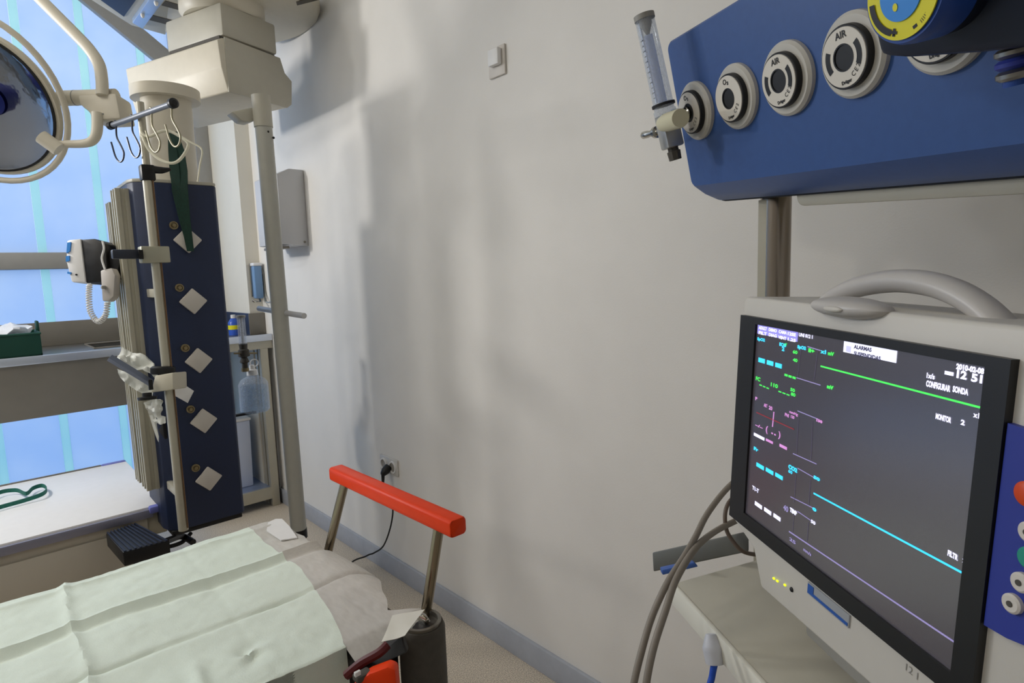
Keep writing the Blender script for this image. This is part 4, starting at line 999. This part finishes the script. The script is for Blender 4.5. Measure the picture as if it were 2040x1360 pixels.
E_g = em('screen_green', (70, 225, 90), .95); E_c = em('screen_cyan', (60, 205, 245), 1.0); E_w = em('screen_white', (224, 224, 255), 1.15); E_m = em('screen_magenta', (205, 140, 205), .75); E_l = em('screen_lilac', (150, 140, 190), .55); E_r = em('screen_red', (140, 50, 60), .4); E_wb = em('screen_label_white', (226, 228, 252), .9); E_d = em('screen_grid', (86, 80, 104), .35); E_v = em('screen_violet', (140, 135, 215), .8); E_k = mat('screen_ink', (70, 66, 110), .5)
ys = -.0008
def L2(px, py): a = ML(px, py); return (a.x, a.z)
def line(name, p, q_, t, m_):
    a = V((p[0], ys, p[1])); c = V((q_[0], ys, q_[1])); d = (c-a).normalized(); n = V((-d.z, 0, d.x))*t/2
    return obj(name, MB().add([a-n, c-n, c+n, a+n], [(0, 1, 2, 3)]), m_, scr, local=True, smooth=False)
def hseg(name, px0, py0, px1, t, m_):
    """horizontal segment of the picture on screen: starts at a pixel, ends at x pixel, stays level on the screen"""
    a = L2(px0, py0); xb = L2(px1, py0+(px1-px0)*.3)[0]; return line(name, a, (xb, a[1]), t, m_)
# traces
def seg2(name, p, q_, t, m_): return line(name, L2(*p), L2(*q_), t, m_)
seg2('green_trace', (1636, 729), (1957, 812), .0016, E_g)
seg2('cyan_trace', (1622, 982), (1931, 1147), .0018, E_c)
seg2('lilac_trace', (1573, 1058), (1925, 1293), .0016, E_l)
for (p, q_) in (((1597, 695), (1590, 752)), ((1630, 700), (1623, 758)), ((1592, 830), (1588, 905)), ((1620, 838), (1617, 915)), ((1587, 945), (1583, 1000)), ((1616, 955), (1612, 1008)), ((1583, 1025), (1580, 1060)), ((1612, 1040), (1609, 1078))): seg2('scale_line', p, q_, .0007, E_d)
for (p, q_) in (((1588, 752), (1636, 767)), ((1590, 818), (1632, 835)), ((1581, 903), (1628, 924)), ((1590, 932), (1625, 952)), ((1576, 989), (1622, 1012)), ((1590, 1018), (1622, 1040)), ((1610, 690), (1636, 698))): seg2('frame_line', p, q_, .001, E_l)
def txt(s, px, py, px1, hpx, m_, bold=.04, par=None, y=None):
    """lettering whose left end, right end and height follow the photograph's pixels, laid on the screen"""
    a = ML(px, py); b_ = ML(px1, py+(px1-px)*.3); w_ = (MM @ a - CP).dot(FW); h_ = hpx*w_/FPX*1.0
    o = textmesh('lettering', s, 1.0, m_, par or scr, (0, 0, 0), align='LEFT', bold=bold)
    vsx = [v.co.x for v in o.data.vertices]; vsz = [v.co.z for v in o.data.vertices]
    kx = (b_.x-a.x)/(max(vsx)-min(vsx)); kz = h_/(max(vsz)-min(vsz)); mx0 = min(vsx); mz0 = (max(vsz)+min(vsz))/2
    for v in o.data.vertices: v.co = V((a.x+(v.co.x-mx0)*kx, (ys-.0001) if y is None else y, a.z+(v.co.z-mz0)*kz))
    return o
def patch(name, px0, py0, px1, py1, m_, y=None):
    a = ML(px0, py0); c = ML(px1, py1); yy = ys if y is None else y
    return obj(name, MB().add([V((a.x, yy, c.z)), V((c.x, yy, c.z)), V((c.x, yy, a.z)), V((a.x, yy, a.z))], [(0, 1, 2, 3)]), m_, scr, local=True, smooth=False)
patch('header_box', 1511, 646, 1590, 681, E_v)
E_h = em('screen_header_text', (236, 236, 255), 1.)
for k, (s, px, py) in enumerate((('ADULT', 1513, 652), ('DEMO', 1533, 656), ('CAMA', 1553, 660), ('12SE', 1571, 664), ('FILT', 1513, 662), ('DIAG', 1533, 666), ('VENT', 1552, 671), ('1.25', 1571, 675))): txt(s, px, py, px+16, 6.5, E_h, y=ys-.0002)
txt('UNI 012 1', 1593, 666, 1620, 7.5, E_w)
patch('alarm_box', 1683, 679, 1787, 723, E_wb)
txt('ALARMAS', 1703, 690, 1738, 8, E_k, y=ys-.0002); txt('SUSPENDIDAS', 1703, 703, 1756, 8, E_k, y=ys-.0002)
obj('bell_mark', MB().add([V((ML(1688, 688).x, ys-.0002, ML(1688, 700).z)), V((ML(1698, 690).x, ys-.0002, ML(1698, 703).z)), V((ML(1698, 690).x, ys-.0002, ML(1698, 690).z)), V((ML(1688, 688).x, ys-.0002, ML(1688, 688).z))], [(0, 1, 2, 3)]), em('screen_violet2', (190, 190, 240), .8), scr, local=True, smooth=False)
txt('2010-02-08', 1907, 729, 1962, 12, E_w, bold=.06)
txt('12', 1908, 744, 1928, 17, E_w, bold=.05); txt('51', 1937, 751, 1959, 17, E_w, bold=.05)
patch('bed_mark', 1884, 738, 1901, 749, E_w)
txt('1x/s', 1848, 747, 1864, 11, E_w)
txt('CONFIGURAR', 1847, 763, 1895, 13, E_w, bold=.05); txt('SONDA', 1900, 774, 1931, 13, E_w, bold=.05)
txt('MONITOR', 1866, 828, 1897, 12, E_w, bold=.05); txt('2', 1916, 840, 1924, 11, E_w, bold=.05); txt('x1', 1941, 825, 1953, 11, E_w)
txt('FILTR', 1890, 1100, 1911, 12, E_w, bold=.05); txt('x1', 1919, 1114, 1931, 11, E_w); txt('x1', 1912, 1229, 1924, 11, E_w)
txt('SpO2', 1510, 675, 1525, 8, E_c, bold=.06); txt('ECG', 1554, 685, 1567, 7, E_c, bold=.06); txt('2', 1559, 694, 1564, 9, E_c, bold=.06); txt('mV', 1563, 685, 1569, 6, E_g)
txt('SpO2', 1590, 691, 1607, 9, E_c, bold=.07); txt('II+', 1612, 697, 1624, 8, E_g, bold=.06); txt('x1', 1636, 699, 1647, 8, E_c, bold=.06); txt('mV', 1651, 703, 1663, 8, E_g, bold=.06)
txt('60', 1581, 700, 1590, 7, E_g); txt('40', 1581, 716, 1590, 7, E_g)
def dash3(px, py, dx, dy, m_, hpx, wpx, name='dash'):
    for k in range(3):
        x0, y0 = px+dx*k, py+dy*k
        a = ML(x0, y0); c = ML(x0+wpx, y0+wpx*dy/dx); w_ = (MM @ a - CP).dot(FW); h = hpx*w_/FPX
        obj(name, MB().add([V((a.x, ys, a.z-h/2)), V((c.x, ys, a.z-h/2)), V((c.x, ys, a.z+h/2)), V((a.x, ys, a.z+h/2))], [(0, 1, 2, 3)]), m_, scr, local=True, smooth=False)
dash3(1512, 716, 16.8, 5, E_c, 9, 13, 'cyan_dash'); dash3(1508, 924, 18.8, 10, E_c, 8, 15, 'cyan_dash'); dash3(1505, 1001, 18.5, 12, E_w, 8, 14, 'white_dash')
dash3(1564, 746, 8, 2.6, E_g, 4.5, 6.5, 'green_dash'); dash3(1514, 766, 7, 3, E_g, 2.5, 5, 'green_dash'); dash3(1552, 779, 8, 3, E_g, 2.5, 6, 'green_dash')
txt('FC', 1507, 753, 1516, 8, E_g); txt('110', 1537, 765, 1551, 8, E_g); txt('50', 1576, 775, 1585, 7, E_g); txt('80', 1577, 784, 1586, 7, E_g); txt('mV', 1649, 769, 1662, 8, E_g, bold=.07)
txt('P', 1506, 793, 1510, 7, E_m); txt('ART', 1523, 806, 1530, 7, E_m); txt('20', 1533, 811, 1540, 8, E_m); txt('PNI', 1565, 825, 1573, 7, E_m); txt('mmHg', 1574, 820, 1591, 7, E_m); txt('120', 1577, 829, 1584, 6, E_m); txt('150', 1628, 836, 1640, 6, E_m, bold=.07)
seg2('red_line', (1508, 821), (1583, 855), .0014, E_r); seg2('pink_bar', (1543, 820), (1540, 850), .0018, E_m)
txt('--/--', 1506, 845, 1521, 6, E_m); txt('(', 1527, 855, 1531, 16, E_m); txt('- -', 1538, 862, 1547, 3, E_m); txt(')', 1552, 866, 1556, 16, E_m)
def dash1(px, py, px1, py1, hpx, m_, name):
    a = ML(px, py); c = ML(px1, py1); h = hpx*(MM @ a - CP).dot(FW)/FPX
    obj(name, MB().add([V((a.x, ys, a.z-h/2)), V((c.x, ys, a.z-h/2)), V((c.x, ys, a.z+h/2)), V((a.x, ys, a.z+h/2))], [(0, 1, 2, 3)]), m_, scr, local=True, smooth=False)
dash1(1503, 864, 1524, 873, 6, E_w, 'white_dash'); dash1(1527, 875, 1541, 881, 5, E_m, 'pink_dash'); dash1(1554, 886, 1569, 893, 6, E_m, 'pink_dash')
txt('Fr', 1503, 892, 1512, 7, E_c, bold=.07); txt('CO2', 1572, 928, 1590, 9, E_c, bold=.07); txt('60', 1572, 937, 1580, 7, E_c); txt('50', 1622, 949, 1635, 7, E_c, bold=.07); txt('0', 1620, 1012, 1628, 7, E_c, bold=.08)
txt('T1-T', 1500, 970, 1513, 8, E_w); txt('TEMP', 1575, 1014, 1589, 9, E_w, bold=.06); txt('40', 1562, 1009, 1572, 12, E_l); txt('50', 1617, 1037, 1626, 7, E_w)
txt('25', 1574, 1072, 1587, 7, E_l); txt('mm/s', 1602, 1093, 1618, 7, E_l)
# key pad strip to the right of the bezel
kx0 = .351
arcp = []
zt_ = ML(2020, 842).z; zb2 = ML(1990, 1258).z
n = 20
zt_ = -.044
zb2 = -.193
arcp = [V((kx0, -.001, zb2-.01))]
for i in range(n+1):
    a = -PI/2+PI*i/n; arcp.append(V((kx0+.075*math.cos(a)**.8 if abs(math.cos(a)) > 1e-3 else kx0, -.001, (zt_+zb2)/2+(zt_-zb2)/2*math.sin(a)*1.0)))
arcp = arcp[1:]
obj('control_panel', MB().prism(arcp, (0, .006, 0)), M_ctrl, mo, local=True)
for px, py, m_, r_ in ((2046, 984, M_orange, .0085), (2050, 1060, M_sock, .007), (2050, 1112, M_teal2, .0075), (2034, 1160, M_sock, .0068), (2016, 1202, M_sock, .0068)):
    a = ML(px, py, -.003)
    bt_ = obj('button', MB().lathe(V((a.x, -.001, a.z)), V((a.x, -.005, a.z)), [(0, 0), (0, r_), (.7, r_), (1, r_*.8), (1, 0)], seg=28), m_, mo, local=True)
    if m_ is M_sock: obj('button_symbol', MB().lathe(V((a.x, -.005, a.z)), V((a.x, -.0056, a.z)), [(0, 0), (0, r_*.3), (1, r_*.3), (1, 0)]), M_dgrey, bt_, local=True)
# leds, badge, power mark
for px, py in ((1541, 1152), (1548, 1157), (1563, 1165)): a = ML(px, py, .003); obj('led', MB().box((a.x, .0035, a.z), (.0028, .002, .0018)), M_ledg, mo, local=True)
a = ML(1576, 1174, .003); obj('button', MB().ball((a.x, .0035, a.z), (.0028, .0015, .0028)), M_black, mo, local=True)
b0, b1 = ML(1611, 1156, .003), ML(1694, 1218, .003)
bd = obj('badge', MB().rng((b0.x, .0022, b0.z-.014), (b1.x, .0045, b0.z-.001)), mat('badge_grey', (176, 180, 186), .3, metal=.3), mo, local=True)
obj('badge_emblem', MB().rng((b0.x+.001, .0016, b0.z-.0125), (b0.x+.010, .0024, b0.z-.0025)), mat('badge_blue', (40, 90, 170), .4), bd, local=True)
obj('badge_line', MB().rng((b0.x+.010, .0016, b0.z-.0125), (b1.x-.001, .0024, b0.z-.0095)), mat('badge_blue', (40, 90, 170), .4), bd, local=True)
a = ML(1815, 1338, .003); textmesh('lettering', '12 1', .009, M_grey, mo, (a.x, .0035, a.z))
# handle
hp_ = lambda px, py, y=.05: ML(px, py, y)
hpts = [hp_(1640, 603), hp_(1668, 588), hp_(1712, 571), hp_(1775, 560), hp_(1840, 563), hp_(1900, 580), hp_(1955, 612), hp_(2000, 655), hp_(2040, 705)]
obj('carry_handle', MB().tube(hpts, [.006, .009, .0105, .011, .011, .0108, .0105, .0105, .012], smooth=8, seg=20, flat=(1., 1.25), upv=(0, 0, 1)), mat('handle_grey', (192, 188, 184), .35), mo, local=True)
pc = ML(1694, 600, .006)
obj('handle_pad', MB().ball(pc+V((0, 0, -.006)), (.050, .022, .0105), seg=28), mat('handle_grey', (192, 188, 184), .35), mo, local=True)
obj('pad_mark', MB().ball(pc+V((0.004, -.021, -.007)), (.013, .003, .003), seg=16), M_mon, mo, local=True)
# foot below the casing
f0 = l3
obj('foot', MB().rng((l3.x+.06, .03, MMI.to_3x3().to_4x4() @ V((0, 0, 0)) and l3.z-.035 or 0, ) if False else (l3.x+.06, .03, l3.z-.03), (XR-.08, .1, l3.z), bev=.004), M_grey, mo, local=True)

# ------------------------------------------------ cables beside the monitor
C_ = lambda px, py, w_: D(w_, px, py)
tag(obj('grey_cable', MB().tube([C_(1500, 935, .93), C_(1468, 955, .90), C_(1440, 982, .88), C_(1408, 1025, .84), C_(1385, 1070, .80), C_(1362, 1110, .77), C_(1330, 1160, .745), C_(1300, 1225, .73), C_(1280, 1290, .71), C_(1262, 1365, .70), C_(1245, 1470, .70), V((.46, .46, .4)), V((.5, .46, .012)), V((.8, .6, .01))], .0042, seg=12), M_cable), 'outer grey cable looping from behind the monitor to lower edge', 'cable', 'cables hanging beside the monitor')
tag(obj('grey_cable', MB().tube([C_(1500, 1020, .93), C_(1468, 1036, .90), C_(1430, 1055, .86), C_(1396, 1080, .80), C_(1372, 1110, .765), C_(1345, 1158, .74), C_(1326, 1215, .72), C_(1302, 1290, .70), C_(1287, 1365, .69), C_(1275, 1470, .69), V((.49, .44, .4)), V((.56, .42, .012)), V((.9, .52, .01))], .0044, seg=12), M_cable), 'inner grey cable crossing the shelf rail towards the lower edge', 'cable', 'cables hanging beside the monitor')
tag(obj('thin_cable', MB().tube([C_(1500, 975, .92), C_(1462, 990, .90), C_(1446, 1015, .885), C_(1446, 1050, .88), C_(1458, 1075, .875), C_(1480, 1098, .87), C_(1510, 1105, .88)], .003, seg=10), mat('brown_cable', (104, 90, 80), .5)), 'thin brown cable curled behind the monitor bottom left corner', 'cable')
# probe holder below the shelf
pb_ = thing('probe_connector', 'small white connector with blue cable hanging below shelf edge', 'connector', D(.72, 1424, 1300))
obj('connector_body', MB().tube([D(.74, 1416, 1262), D(.735, 1420, 1290), D(.73, 1424, 1322)], [.006, .0125, .0105], seg=16, smooth=6), mat('probe_white', (204, 206, 214), .4), pb_)
obj('cable', MB().tube([D(.73, 1424, 1318), D(.728, 1419, 1345), D(.725, 1412, 1400), D(.73, 1420, 1600), D(.73, 1400, 1800)], [.0045, .004, .004, .004, .004], seg=10), M_bluecab, pb_)
